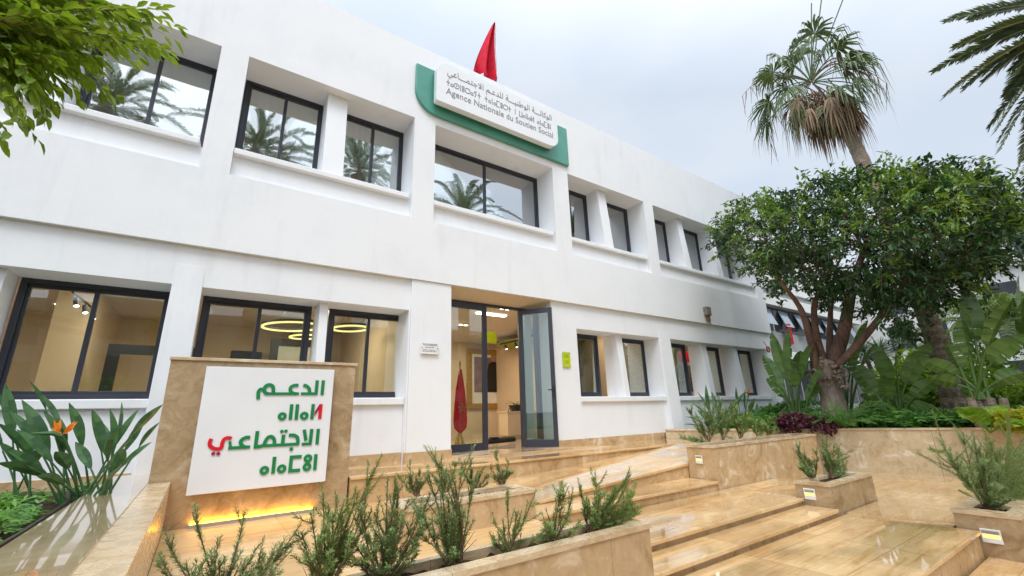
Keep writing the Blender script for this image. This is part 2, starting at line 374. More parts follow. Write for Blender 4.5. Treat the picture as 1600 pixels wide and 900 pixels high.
# terrace before the door, and the low landing at the threshold
slab('terrace', 1.615, 9.0, Y1, 7.3, Z_T, -1.5)
m = MB()
m.box(-.34, 1.615, 6.26, 7.1, -1.5, Z_T); m.prism([(9.0,Y1),(9.62,Y1),(9.22,7.0),(9.0,7.0)], -1.5, Z_T); struct(m.build('terrace', M['floor'], bevel=.004))
m = MB(); m.box(3.54, 5.93, 6.62, 7.62, Z_T-.02, -.672); struct(m.build('stone_step', M['floor_light'], bevel=.004))
# far street beyond the garden
m = MB(); m.quad((24,-60,-.62),(400,-60,-.62),(400,60,-.62),(24,60,-.62)); struct(m.build('road', M['asphalt']))

# ---------------------------------------------------------------- the office building
B = thing('office_building', 'white two storey office building with deep window recesses and glass entrance', 'building', (5, 9, -.7))
XL, XR = -7.0, 15.5
def wall_holes(x0, x1, z0, z1, holes, y0, y1, extra=()):
    """front wall with rectangular openings, reveals included"""
    xs = sorted({x0, x1, *[h[0] for h in holes], *[h[1] for h in holes]}); zs = sorted({z0, z1, *[h[2] for h in holes], *[h[3] for h in holes]})
    def solid(i, k):
        if i < 0 or k < 0 or i >= len(xs)-1 or k >= len(zs)-1: return None
        cx, cz = (xs[i]+xs[i+1])/2, (zs[k]+zs[k+1])/2
        return not any(h[0] < cx < h[1] and h[2] < cz < h[3] for h in holes)
    m = MB()
    for i in range(len(xs)-1):
        for k in range(len(zs)-1):
            a, b, c, d = xs[i], xs[i+1], zs[k], zs[k+1]
            if not solid(i, k): continue
            m.quad((a,y0,c),(b,y0,c),(b,y0,d),(a,y0,d)); m.quad((b,y1,c),(a,y1,c),(a,y1,d),(b,y1,d))
            if solid(i-1,k) is not True: m.quad((a,y1,c),(a,y0,c),(a,y0,d),(a,y1,d))
            if solid(i+1,k) is not True: m.quad((b,y0,c),(b,y1,c),(b,y1,d),(b,y0,d))
            if solid(i,k-1) is not True: m.quad((a,y1,c),(b,y1,c),(b,y0,c),(a,y0,c))
            if solid(i,k+1) is not True: m.quad((a,y0,d),(b,y0,d),(b,y1,d),(a,y1,d))
    return m
UP_H = [(-3.85,-.50), (-.13,2.68), (3.12,6.16), (6.64,9.48), (9.88,15.08)]
UZ0, UZ1 = 3.49, 5.62
m = wall_holes(XL, XR, 2.32, 7.37, [(a,b,UZ0,UZ1) for a,b in UP_H], Y_F, 7.76)
m.box(XR-.25, XR, 7.76, 16, 2.32, 7.37); m.box(XL, XL+.25, 7.76, 16, 2.32, 7.37); m.box(XL+.25, XR-.25, 15.75, 16, -.7, 7.37)
m.box(XL+.25, XR-.25, 7.76, 15.75, 6.7, 6.95); m.box(XL+.25, XR-.25, 7.77, 15.75, 2.34, 2.6)
m.box(XR-.25, XR, 7.77, 16, -.75, 2.32); m.box(XL, XL+.25, 7.77, 16, -.75, 2.32)
wall = m.build('upper_wall', M['plaster'], B, bevel=.008)
LO_H = [(-3.45,-.55), (-.22,2.74), (6.66,9.55), (10.02,15.05)]
for a0, a1 in ((XL,3.53),(5.95,XR)):
    wall_holes(a0, a1, -.72, 2.318, [(a,b,-.72,1.765) for a,b in LO_H if a0 < a < a1], Y_L, 7.70).build('ground_floor_wall', M['plaster'], B, bevel=.006)
# battered pillars that grow out of the ground-floor wall
for a, b, zt, yt, yb in [(-.55,-.22,2.06,7.078,6.99), (9.56,10.01,1.95,7.078,6.985), (2.76,3.53,2.318,7.03,7.0), (15.06,15.5,1.9,7.078,7.0)]:
    m = MB(); m.hexa([(a-.01,yb,-.715),(b+.01,yb,-.715),(b,7.12,-.715),(a,7.12,-.715),(a,yt,zt),(b,yt,zt),(b,7.12,zt),(a,7.12,zt)])
    m.build('pillar', M['plaster'], B, bevel=.008)
# panels under the windows, with projecting sills
for a, b in UP_H:
    m = MB(); m.box(a+.002, b-.002, 7.10, 7.70, UZ0+.002, 3.86); m.build('window_panel', M['plaster'], B)
    m = MB(); m.hexa([(a+.004,7.015,3.86),(b-.05,7.015,3.86),(b-.05,7.70,3.86),(a+.004,7.70,3.86),(a+.004,7.015,3.955),(b-.05,7.015,3.955),(b-.05,7.70,4.14),(a+.004,7.70,4.14)])
    m.build('window_sill', M['plaster'], B, bevel=.012)
for (a, b), ins in zip(LO_H, (7.2, 7.19, 7.115, 7.2)):
    m = MB(); m.box(a+.002, b-.002, ins, 7.68, -.715, .175); m.build('window_panel', M['plaster'], B)
    m = MB(); m.hexa([(a+.004,ins-.055,.175),(b-.004,ins-.055,.175),(b-.004,7.68,.175),(a+.004,7.68,.175),(a+.004,ins-.055,.285),(b-.004,ins-.055,.285),(b-.004,7.68,.31),(a+.004,7.68,.31)])
    m.build('window_sill', M['plaster'], B, bevel=.01)
# fins between windows, deeper at the foot
def fin(a, b, z0, z1, yt, yb, back):
    m = MB(); m.hexa([(a,yb,z0),(b,yb,z0),(b,back,z0),(a,back,z0),(a,yt,z1),(b,yt,z1),(b,back,z1),(a,back,z1)]); m.build('fin', M['plaster'], B, bevel=.006)
for a, b in [(-2.36,-2.02), (1.12,1.46), (7.85,8.15), (11.25,11.51), (12.96,13.22)]: fin(a, b, 3.95, UZ1, 7.20, 7.06, 7.69)
for a, b in [(-2.72,-2.07), (1.32,1.45), (8.08,8.28), (11.62,11.86), (13.28,13.52)]: fin(a, b, .28, 1.765, 7.22, 7.12, 7.66)
# stone plinth
for a, b, y in [(-.02,2.731,7.172), (2.733,3.545,6.978), (5.95,9.545,7.055), (-3.4,-.6,7.185)]:
    m = MB(); m.box(a, b, y, y+.12, -.72, -.565); m.build('plinth', M['wallstone'], B, bevel=.004)
# door head sloping back to the frame, jambs
m = MB(); m.hexa([(3.53,7.09,2.312),(5.95,7.09,2.312),(5.95,7.56,2.185),(3.53,7.56,2.185),(3.53,7.09,2.317),(5.95,7.09,2.317),(5.95,7.6,2.317),(3.53,7.6,2.317)])
m.build('door_soffit', M['beige'], B)
m = MB(); m.quad((XL,7.0,7.37),(XR,7.0,7.37),(XR,7.76,7.37),(XL,7.76,7.37))

def window(x0, x1, z0, z1, y, split=.5, glass='glass_up', blind=True, fw=.062):
    m = MB(); d = .09
    m.box(x0, x1, y, y+d, z1-fw, z1); m.box(x0, x1, y, y+d, z0, z0+fw*.9); m.box(x0, x0+fw, y, y+d, z0+fw*.9, z1-fw); m.box(x1-fw, x1, y, y+d, z0+fw*.9, z1-fw)
    xm = x0+(x1-x0)*split
    # sliding sashes: the right one stands proud of the left one
    s = .05
    m.box(xm-s/2, xm+s/2, y+.012, y+d-.01, z0+fw*.9, z1-fw)
    m.box(x0+fw, xm-s/2, y+.03, y+d-.02, z1-fw-.042, z1-fw); m.box(xm+s/2, x1-fw, y+.014, y+d-.02, z1-fw-.042, z1-fw)
    m.box(x0+fw, xm-s/2, y+.03, y+d-.02, z0+fw*.9, z0+fw*.9+.045); m.box(xm+s/2, x1-fw, y+.014, y+d-.02, z0+fw*.9, z0+fw*.9+.045)
    m.box(x0+fw, x0+fw+.035, y+.03, y+d-.02, z0+fw*.9+.045, z1-fw-.042); m.box(x1-fw-.035, x1-fw, y+.014, y+d-.02, z0+fw*.9+.045, z1-fw-.042)
    w_ = m.build('window', M['frame'], B, bevel=.003)
    for a, b, yy in ((x0+fw, xm-s/2, y+.05), (xm+s/2, x1-fw, y+.036)):
        t1, t2, t3, t4 = [random.uniform(-.006,.006) for _ in range(4)]; za, zb = z0+fw*.9, z1-fw
        p = MB(); p.hexa([(a,yy+t1,za),(b,yy+t2,za),(b,yy+t2+.006,za),(a,yy+t1+.006,za),(a,yy+t3,zb),(b,yy+t4,zb),(b,yy+t4+.006,zb),(a,yy+t3+.006,zb)])
        o = p.build('pane', M[glass], w_)
    if blind:
        p = MB(); nseg = 40
        for i in range(nseg):
            a = x0+.02+(x1-x0-.04)*i/nseg; b = x0+.02+(x1-x0-.04)*(i+1)/nseg
            p.quad((a,y+.20+.006*math.sin(i*1.7),z0),(b,y+.20+.006*math.sin((i+1)*1.7),z0),(b,y+.20+.006*math.sin((i+1)*1.7),z1),(a,y+.20+.006*math.sin(i*1.7),z1))
        p.build('roller_blind', M['blind'], w_)
    return w_
ZW0, ZW1, YU = 4.12, 5.625, 7.60
for a, b, s in [(-3.8,-2.36,.5), (-2.0,-.50,.5), (-.12,1.14,.5), (1.44,2.70,.5), (3.12,6.17,.5), (6.6,7.87,.5), (8.12,9.48,.32), (9.9,11.28,.5), (11.5,13.0,.5), (13.2,14.76,.5)]:
    window(a, b, ZW0, ZW1, YU, s)
for a, b, s in [(-3.45,-2.74,.5), (-2.04,-.54,.47), (-.20,1.27,.5), (1.54,2.88,.5), (6.5,7.81,.5), (8.30,9.59,.27), (10.0,11.39,.5), (11.86,13.12,.5), (13.6,15.02,.5)]:
    window(a, b, .30, 1.768, Y_W, s, 'glass_low', False, .066)

# entrance: sidelights, transom and the leaf swung open
DZ0, DZ1, YD = -.69, 2.185, 7.52
dw = MB(); f_ = .05
dw.box(3.50, 5.97, YD+.002, YD+.09, DZ1-.045, DZ1)
for x in (3.53, 5.90): dw.box(x, x+.05, YD+.002, YD+.09, DZ0, DZ1-.045)
DOOR = dw.build('door_frame', M['frame'], B, bevel=.003)
def leaf_mesh(x0, x1, z0, z1, y, st=.085, bt=.14):
    m = MB(); m.box(x0, x0+st, y, y+.055, z0, z1); m.box(x1-st, x1, y, y+.055, z0, z1); m.box(x0+st, x1-st, y, y+.055, z1-st, z1); m.box(x0+st, x1-st, y, y+.055, z0, z0+bt); return m
def leaf_part(name, x0, x1, y=YD, st=.1):
    o = leaf_mesh(x0, x1, DZ0+.004, DZ1-.047, y, st, .15).build(name, M['frame'], B, bevel=.003)
    p = MB(); p.box(x0+st, x1-st, y+.022, y+.030, DZ0+.15, DZ1-.147); p.build('pane', M['glass_low'], o); return o
leaf_part('sidelight', 3.58, 4.585, YD-.01)
leaf_part('sidelight', 5.42, 5.90, YD+.03, .06)
# open leaf: hinge at x=5.36, swung outward and to the right
hx, hy = 5.385, YD-.005; lw_ = .86
dl = leaf_mesh(0, lw_, DZ0+.006, DZ1-.05, 0, .10, .15)
end = at_z(873, 699, DZ0+.01); ang = math.atan2(end.y-hy, end.x-hx)
LEN = math.hypot(end.y-hy, end.x-hx)
ca, sa = math.cos(ang), math.sin(ang)
def swing(m):
    k = LEN/lw_
    m.v = [(hx+x*k*ca-y*sa, hy+x*k*sa+y*ca, z) for x, y, z in m.v]; return m
DL = swing(dl).build('door_leaf', M['frame'], B, bevel=.003)
p = MB(); p.box(.10, lw_-.10, .022, .030, DZ0+.15, DZ1-.15); swing(p).build('pane', M['glass_low'], DL)
p = MB(); p.box(lw_-.075, lw_-.02, -.012, 0, .25, .50); p.tube([(lw_-.05,-.012,.42),(lw_-.05,-.06,.42),(lw_-.17,-.065,.42)], .011, 8); swing(p).build('handle', M['black'], DL)
p = MB(); p.box(5.56, 5.92, YD+.26, YD+.265, DZ0+.02, DZ1-.05); p.build('frosted_screen', M['frost'], B)

# interior shell
m = MB(); m.box(XL+.25, 2.95, 7.71, 12.6, -.72, -.69); m.box(2.95, XR-.25, 7.71, 12.6, -.72, -.69); m.build('interior_floor', M['infloor'], B)
m = MB(); m.box(XL+.25, XR-.25, 7.71, 12.6, 2.24, 2.33); m.build('interior_ceiling', M['ceil'], B)
m = MB(); m.box(XL+.25, XR-.25, 12.6, 12.7, -.69, 2.24); m.box(2.95, 3.05, 7.72, 12.6, -.69, 2.24); m.box(9.75, 9.85, 7.72, 12.6, -.69, 2.24)
m.box(at_y(132,560,9.9).x-.5, at_y(145,500,9.9).x, 9.9, 12.6, -.69, 2.24); m.box(8.0, 8.1, 9.6, 12.6, -.69, 2.24); m.box(12.0, 12.1, 8.4, 12.6, -.69, 2.24)
m.build('interior_wall', M['beige'], B)
m = MB()
a_ = at_y(171, 533, 9.8); b_ = at_y(425, 528, 11.4); c_ = at_y(486, 528, 11.4)
for a, b, y in [(a_.x, a_.x+1.25, 9.8), (b_.x, c_.x+.4, 11.4)]:
    zt = 1.30 if y < 10 else b_.z; m.box(a, a+.16, y, y+.1, -.69, zt); m.box(b-.16, b, y, y+.1, -.69, zt); m.box(a+.16, b-.16, y, y+.1, zt-.16, zt)
m.build('inner_door_frame', M['black'], B)
m = MB(); m.box(b_.x+.16, c_.x+.24, 11.45, 11.47, -.69, b_.z-.16); m.build('frosted_screen', M['frost'], B)
q_ = at_y(600, 540, 10.6); m = MB(); m.box(q_.x, 2.94, 10.6, 10.62, -.69, at_y(605,541,10.6).z); m.build('frosted_screen', M['frost'], B)
# upper floor dark voids are closed by the blinds
m = MB(); m.box(XL+.25, XR-.25, 8.6, 8.7, 2.6, 6.7); m.build('interior_wall', M['beige'], B)

def area(x, y, z, sx, sy, power, col=(1,.80,.55), rot=(0,0,0)):
    l = bpy.data.lights.new('room_lamp', 'AREA'); l.shape = 'RECTANGLE'; l.size = sx; l.size_y = sy; l.energy = power; l.color = col
    o = bpy.data.objects.new('room_lamp', l); COL.objects.link(o); o.location = (x,y,z); o.rotation_euler = rot; return o
def downlight(px, py, w_=.17, label='', pair=True):
    c = at_z(px, py, 2.236)
    t_ = thing('ceiling_light', label, 'ceiling light', c, 'recessed ceiling lights inside the ground floor')
    f = MB(); f.box(c.x-.16, c.x+.16, c.y-.09, c.y+.09, 2.222, 2.239); f.build('housing', M['whitepl'], t_)
    d = MB()
    for sx in (-.075, .075): d.lathe((c.x+sx, c.y, 2.214), [(.05,0),(.05,.006)], 12)
    d.build('lamp', M['spot'], t_); return c
downlight(100, 475, label='pair of recessed ceiling lights seen through the leftmost ground floor window')
downlight(607, 517, label='pair of recessed ceiling lights inside window left of the white plaque')
downlight(789, 482, label='pair of recessed ceiling lights above the open doorway hall')
downlight(724, 507, label='pair of recessed ceiling lights seen through the glass left of doorway')
for x, y, pw in [(-4.2,9.6,60), (-1.0,9.0,52), (1.5,9.4,85), (4.6,9.8,110), (6.6,10.6,60), (8.9,9.0,20), (10.9,9.0,22), (13.6,9.2,26)]: area(x, y, 2.20, 1.2, 1.0, pw*.62)
# strip light
c = at_z(747, 488.5, 2.23)
m = MB(); m.box(c.x-.03, c.x+.75, c.y-.05, c.y+.05, 2.205, 2.238); tag(m.build('strip_light', M['spot'], origin=c), 'white linear strip light on hall ceiling behind left door glass', 'ceiling light')
# ring pendants
def ring_lamp(cx, cy, cz, r, label, tilt=.05):
    t_ = thing('pendant_lamp', label, 'pendant lamp', (cx,cy,cz), 'glowing ring pendant lamps in the left office')
    n = 48; pts = [(cx+r*math.cos(2*math.pi*i/n), cy+r*math.sin(2*math.pi*i/n), cz+tilt*r*math.cos(2*math.pi*i/n)) for i in range(n+1)]
    a = MB(); b = MB()
    for i in range(n):
        p, q = Vector(pts[i]), Vector(pts[i+1]); ui = Vector((p.x-cx,p.y-cy,0)).normalized()*.019; uj = Vector((q.x-cx,q.y-cy,0)).normalized()*.019
        for mb, z0, z1 in ((a, .008, .05), (b, -.022, .008)):
            mb.add([p-ui+Vector((0,0,z0)), p+ui+Vector((0,0,z0)), p+ui+Vector((0,0,z1)), p-ui+Vector((0,0,z1)), q-uj+Vector((0,0,z0)), q+uj+Vector((0,0,z0)), q+uj+Vector((0,0,z1)), q-uj+Vector((0,0,z1))],
                   [(0,1,5,4),(1,2,6,5),(2,3,7,6),(3,0,4,7)])
    a.build('shade', M['black'], t_); b.build('lamp', M['ringlight'], t_)
    wv = MB()
    for k in range(3):
        an = 2*math.pi*k/3; wv.tube([(cx+r*math.cos(an), cy+r*math.sin(an), cz+.06), (cx, cy, 2.236)], .004, 5)
    wv.lathe((cx,cy,2.19), [(.08,0),(.08,.046)], 14); wv.build('cable', M['black'], t_)
c = at_y(456, 510, 9.2); ring_lamp(c.x, c.y, c.z, .50, 'larger glowing ring pendant lamp behind second ground floor window')
c = at_y(548, 513, 8.9); ring_lamp(c.x, c.y, c.z, .34, 'glowing ring pendant lamp seen in window beside the white plaque pillar')
c = at_y(477, 526, 10.2); ring_lamp(c.x, c.y, c.z, .30, 'smaller glowing ring pendant lamp hanging lower behind larger ring')
# track spots
def track(p0, p1, n, label, z=2.2):
    t_ = thing('track_light', label, 'track light', p0)
    a = MB(); a.tube([p0, p1], .018, 6); a.build('rail', M['black'], t_)
    for k in range(n):
        q = Vector(p0).lerp(Vector(p1), (k+.5)/n); h = MB(); d = Vector((.25,-.35,-1)).normalized()
        h.tube([q, q+Vector((0,0,-.06))], .008, 6); h.tube([q+Vector((0,0,-.05)), q+Vector((0,0,-.05))+d*.13], .036, 10)
        o = h.build('spotlight', M['black'], t_); e = MB(); e.tube([q+Vector((0,0,-.05))+d*.131, q+Vector((0,0,-.05))+d*.135], .031, 10); e.build('lamp', M['spot'], o)
track(at_z(113,455,1.88), at_z(152,488,1.88), 3, 'black ceiling track with three lit spotlights behind the leftmost window')
track(at_z(781,538,1.95), at_z(830,528,1.95), 3, 'black track with spotlights on the hall ceiling over the framed portrait')
# hall: framed portrait, flag on stand, cabinet with plant, hanging sign, case on floor
a_, b_, c_ = at_y(731,545,12.5), at_y(789,548,12.5), at_y(788,638,12.5)
x0, x1, z1, z0 = a_.x, b_.x, b_.z, c_.z
PT = thing('framed_portrait', 'gilt framed portrait photograph hanging on hall wall seen through the doorway', 'framed picture', ((x0+x1)/2, 12.55, z0))
m = MB(); fwid = .17
m.box(x0, x1, 12.50, 12.59, z1-fwid, z1); m.box(x0, x1, 12.50, 12.59, z0, z0+fwid); m.box(x0, x0+fwid, 12.50, 12.59, z0+fwid, z1-fwid); m.box(x1-fwid, x1, 12.50, 12.59, z0+fwid, z1-fwid)
m.build('gilt_frame', M['gold'], PT, bevel=.02)
m = MB(); m.box(x0+fwid, x1-fwid, 12.55, 12.58, z0+fwid, z1-fwid); m.build('mount', M['whitepl'], PT)
m = MB(); m.box(x0+fwid+.09, x1-fwid-.09, 12.535, 12.549, z0+fwid+.35, z1-fwid-.09); m.build('print', M['artpurple'], PT)
cx = (x0+x1)/2+.28; zb = z0+fwid+.36
m = MB(); m.prism_y([(cx-.24,zb),(cx+.24,zb),(cx+.27,zb+.62),(cx+.2,zb+.92),(cx+.07,zb+.98),(cx-.07,zb+.98),(cx-.2,zb+.92),(cx-.27,zb+.62)], 12.522, 12.533); m.build('figure', M['black'], PT)
m = MB(); m.prism_y([(cx+.105*math.cos(k*math.pi/8), zb+1.12+.14*math.sin(k*math.pi/8)) for k in range(16)], 12.52, 12.533); m.build('face', M['skin'], PT)
fb = at_y(718, 690, 8.9)
FS = thing('flag_stand', 'furled red flag with star on brass stand behind left door glass', 'flag', (fb.x, fb.y, DZ0))
m = MB(); m.lathe((fb.x,fb.y,DZ0), [(.16,0),(.16,.03),(.11,.08),(.05,.26),(.02,.30)], 16); m.build('stand', M['brass'], FS, smooth=True)
m = MB(); m.tube([(fb.x,fb.y,DZ0+.25),(fb.x,fb.y,1.05)], .014, 8); m.lathe((fb.x,fb.y,1.05), [(.02,0),(.03,.04),(.005,.12)], 8); m.build('pole', M['brass'], FS)
m = MB(); prof = [(.98,.02),(.8,.05),(.5,.09),(.15,.12),(-.15,.135),(-.3,.12),(-.42,.015)]; n = 20
vs = []; 
for z, r in prof:
    for k in range(n):
        a = 2*math.pi*k/n; rr = r*(1+.30*math.cos(4*a+z*1.5)+.10*math.sin(7*a)); vs.append((fb.x+.02+rr*math.cos(a), fb.y+.6*rr*math.sin(a), z))
m.add(vs, [(i*n+k,(i+1)*n+k,(i+1)*n+(k+1)%n,i*n+(k+1)%n) for i in range(len(prof)-1) for k in range(n)]); m.build('flag_cloth', M['red'], FS, smooth=True)
def star_pts(cx, cz, r):
    return [(cx+r*math.sin(2*math.pi*(2*k)/5), cz+r*math.cos(2*math.pi*(2*k)/5)) for k in range(5)]
def ribbon(m, pts, w_, y0, y1, closed=False):
    """flat stroke of width w_ in an XZ plane, extruded from y0 (front) to y1"""
    P = [Vector((p[0], p[1])) for p in pts]; n = len(P)
    def nrm(d): return Vector((-d.y, d.x))
    L = []; Rr = []
    for i in range(n):
        if closed: a, b = P[i-1], P[(i+1) % n]; d1 = (P[i]-a).normalized(); d2 = (b-P[i]).normalized()
        else:
            d1 = (P[i]-P[i-1]).normalized() if i > 0 else (P[1]-P[0]).normalized(); d2 = (P[i+1]-P[i]).normalized() if i < n-1 else d1
        nn = nrm(d1)+nrm(d2)
        nn = nn.normalized() if nn.length > 1e-6 else nrm(d1)
        k = 1/max(.5, nn.dot(nrm(d1))); L.append(P[i]+nn*w_/2*k); Rr.append(P[i]-nn*w_/2*k)
    vs = [(p.x,y0,p.y) for p in L]+[(p.x,y0,p.y) for p in Rr]+[(p.x,y1,p.y) for p in L]+[(p.x,y1,p.y) for p in Rr]
    fs = []
    for i in range(n if closed else n-1):
        j = (i+1) % n
        fs += [(i,j,n+j,n+i), (i,2*n+i,2*n+j,j), (n+i,n+j,3*n+j,3*n+i)]
    if not closed: fs += [(0,n,3*n,2*n), (n-1,3*n-1,4*n-1,2*n-1)]
    m.add(vs, fs)
m = MB(); ribbon(m, star_pts(fb.x+.02, .12, .10), .014, fb.y-.105, fb.y-.09, True); m.build('star', M['gold'], FS)
cb = at_z(793, 690, -.68); cy = 10.2; cb = at_y(793, 690, cy); ct = at_y(793, 643, cy)
m = MB(); m.box(ct.x, ct.x+1.3, cy, cy+.45, -.60, ct.z-.03); m.box(ct.x-.02, ct.x+1.32, cy-.02, cy+.47, ct.z-.03, ct.z); 
m.box(ct.x+.04, ct.x+1.26, cy+.04, cy+.41, -.69, -.60)
tag(m.build('cabinet', M['beige'], bevel=.005, origin=(ct.x,cy,-.69)), 'low beige cabinet standing inside hall behind the doorway', 'cabinet')
PP = thing('potted_plant', 'small dark leafy plant in black pot on the hall cabinet', 'plant', (ct.x+.35, cy+.2, ct.z))
m = MB(); m.lathe((ct.x+.40,cy+.2,ct.z), [(.14,0),(.19,.17),(.17,.17),(.16,.15)], 16); m.build('pot', M['black'], PP)

def blade(m, base, d, L, W, droop, up=Vector((0,0,1)), n=7, fold=.25, tears=0, roll=0, tipw=.0, wid=None):
    """a leaf blade: curved midrib with two folded halves, optional tears"""
    base = Vector(base); d = Vector(d).normalized()
    side = d.cross(up); side = side.normalized() if side.length > 1e-4 else Vector((1,0,0))
    if roll: side = (Matrix.Rotation(roll, 3, d) @ side)
    pos = base.copy(); step = L/n; mids = [pos.copy()]; dirs = [d.copy()]
    for i in range(n):
        d = (d+Vector((0,0,-droop/n))).normalized(); pos = pos+d*step; mids.append(pos.copy()); dirs.append(d.copy())
    prof = wid or (lambda s: math.sin(math.pi*min(1, s*.86+.09))**.8)
    for sg in (-1, 1):
        rows = []
        for i in range(n+1):
            s = i/n; ww = W*.5*prof(s); nn = side.cross(dirs[i]).normalized()
            rows.append((mids[i], mids[i]+side*sg*ww*math.cos(fold)+nn*ww*math.sin(fold), ww))
        for i in range(n):
            a, b, c, e = rows[i][0], rows[i+1][0], rows[i+1][1], rows[i][1]
            if tears and random.random() < tears:
                k = random.uniform(.12, .4); e2 = e.lerp(c, k*.5)+Vector((0,0,-rows[i][2]*.25)); c2 = c.lerp(e, k*.5)+Vector((0,0,-rows[i][2]*.15))
                m.add([a, b, c2, e2], [(0,1,2,3) if sg > 0 else (3,2,1,0)])
            else: m.add([a, b, c, e], [(0,1,2,3) if sg > 0 else (3,2,1,0)])
    return mids
m = MB()
for k in range(16):
    an = random.uniform(0, 6.28); blade(m, (ct.x+.40,cy+.2,ct.z+.15), (math.cos(an),math.sin(an),random.uniform(.5,1.6)), random.uniform(.2,.36), .06, random.uniform(.8,2.4), n=4)
m.build('foliage', M['figD'], PP)
c = at_z(760, 683, -.66)
m = MB(); c = at_y(756, 690, 8.75); m.tube([(c.x,c.y,-.62),(c.x+.12,c.y,-.60),(c.x+.9,c.y+.12,-.60)], [.05,.065,.06], 10); m.box(c.x+.18,c.x+.36,c.y-.06,c.y+.06,-.55,-.52)
tag(m.build('tripod_bag', M['black'], origin=(c.x,c.y,-.68)), 'black roll shaped bag lying on the hall floor', 'bag')
c = at_y(768, 526, 9.0); EX = thing('hanging_sign', 'bright green sign hanging from hall ceiling over the doorway', 'sign', (c.x,c.y,c.z))
m = MB(); m.box(c.x-.14, c.x+.14, c.y-.012, c.y+.012, c.z-.16, c.z+.12); m.build('panel', M['lime'], EX)
for sx in (-.1,.1): m = MB(); m.tube([(c.x+sx,c.y,c.z+.12),(c.x+sx,c.y,2.235)], .004, 5); m.build('cable', M['metal'], EX)
c = at_z(806, 531, 1.98); CRX = (c.x+1.1, c.y+.3, 1.98); CR = thing('ceiling_raft', 'round lime green ceiling raft hanging inside the entrance hall', 'ceiling panel', CRX)
m = MB(); m.lathe(CRX, [(1.30,0),(1.30,.01)], 40); m.build('underside', M['limeceil'], CR); m = MB(); m.lathe((CRX[0],CRX[1],1.991), [(1.32,0),(1.34,.06),(1.0,.08)], 40); m.build('rim', M['black'], CR)
# office chair and panels seen in other windows
c = at_y(385, 560, 8.9); CH = thing('office_chair', 'black office chair back behind second ground floor window', 'chair', (c.x, c.y, -.69))
m = MB(); m.hexa([(c.x-.26,c.y,-.15),(c.x+.26,c.y,-.15),(c.x+.26,c.y+.05,-.15),(c.x-.26,c.y+.05,-.15),(c.x-.24,c.y+.06,c.z+.14),(c.x+.24,c.y+.06,c.z+.14),(c.x+.24,c.y+.10,c.z+.14),(c.x-.24,c.y+.10,c.z+.14)]); m.build('backrest', M['black'], CH, bevel=.03)
m = MB(); m.box(c.x-.26,c.x+.26,c.y-.5,c.y,-.26,-.18); m.build('seat', M['black'], CH, bevel=.02)
m = MB(); m.tube([(c.x,c.y-.25,-.62),(c.x,c.y-.25,-.26)], .03, 8)
for k in range(5): m.tube([(c.x,c.y-.25,-.62),(c.x+.3*math.cos(k*1.257),c.y-.25+.3*math.sin(k*1.257),-.66)], .022, 6)
m.build('base', M['black'], CH)
def wall_panel(name, pts, y, mat, label, cat):
    a, b = at_y(*pts[0], y), at_y(*pts[1], y); m = MB(); m.box(min(a.x,b.x), max(a.x,b.x), y, y+.02, min(a.z,b.z), max(a.z,b.z))
    return tag(m.build(name, M[mat], origin=(a.x,y,min(a.z,b.z))), label, cat)
wall_panel('wall_poster', ((982,566),(1012,590)), 9.58, 'tealposter', 'pale teal poster on inner wall right of the entrance', 'poster')
wall_panel('wall_poster', ((1060,548),(1080,566)), 9.2, 'red', 'red poster panel inside first window beyond the battered pillar', 'poster')
wall_panel('photo_display', ((1056,570),(1086,612)), 9.2, 'greyphoto', 'grid of grey photographs below red panel inside window', 'picture')
wall_panel('photo_display', ((1104,556),(1122,612)), 9.6, 'greyphoto', 'dark picture print inside the second last ground floor window', 'picture')

# ---------------------------------------------------------------- signs
def circ(cx, cz, r, n=24): return [(cx+r*math.cos(2*math.pi*k/n), cz+r*math.sin(2*math.pi*k/n)) for k in range(n)]
def smooth(pts, k=6):
    out = []; n = len(pts)
    for i in range(n-1):
        p0, p1, p2, p3 = [Vector(pts[min(max(j,0),n-1)]) for j in (i-1,i,i+1,i+2)]
        for s in range(k):
            t = s/k; out.append((.5*((2*p1)+(p2-p0)*t+(2*p0-5*p1+4*p2-p3)*t*t+(3*p1-p0-3*p2+p3)*t**3)))
    return out+[Vector(pts[-1])]
# sign wall
SG = thing('sign_wall', 'brown marble sign wall carrying a white board with green and red lettering', 'sign', (.6, YS+.15, Z_L))
SX0, SX1, STOP = -.345, 1.605, .645
m = MB(); m.box(SX0, SX1-.012, YS, YS+.32, -1.5, STOP); m.build('slab', M['signstone'], SG, bevel=.004)
m = MB(); m.box(SX0-.012, SX1+.012, YS-.018, YS+.34, STOP, STOP+.035); m.build('coping', M['coping'], SG, bevel=.004)
YB = YS-.10
def bp(px, py): p = at_y(px, py, YB); return (p.x, p.z)
q = [bp(322,572), bp(523,578), bp(508,752), bp(291,775)]
bx0, bx1, bz0, bz1 = (q[0][0]+q[3][0])/2, (q[1][0]+q[2][0])/2, (q[2][1]+q[3][1])/2, (q[0][1]+q[1][1])/2
m = MB(); m.box(bx0, bx1, YB, YB+.03, bz0, bz1); BOARD = m.build('board', M['white'], SG, bevel=.003)
m = MB(); m.box(bx0+.15, bx1-.15, YB+.03, YS, bz0+.15, bz1-.15); m.build('bracket', M['metal'], SG)
def A(u, v): return bp(390+u/11.246, 585+v/11.25)
def Bc(u, v): return bp(315+u/8, 660+v/8)
green, red, crim = MB(), MB(), MB()
W1 = .036; y0, y1 = YB-.010, YB-.0005
def st(mb, f, pts, w_=W1, sm=False, closed=False):
    P = [f(*p) for p in pts]; P = smooth(P) if sm else P; ribbon(mb, P, w_, y0-random.uniform(0,.0015), y1, closed)
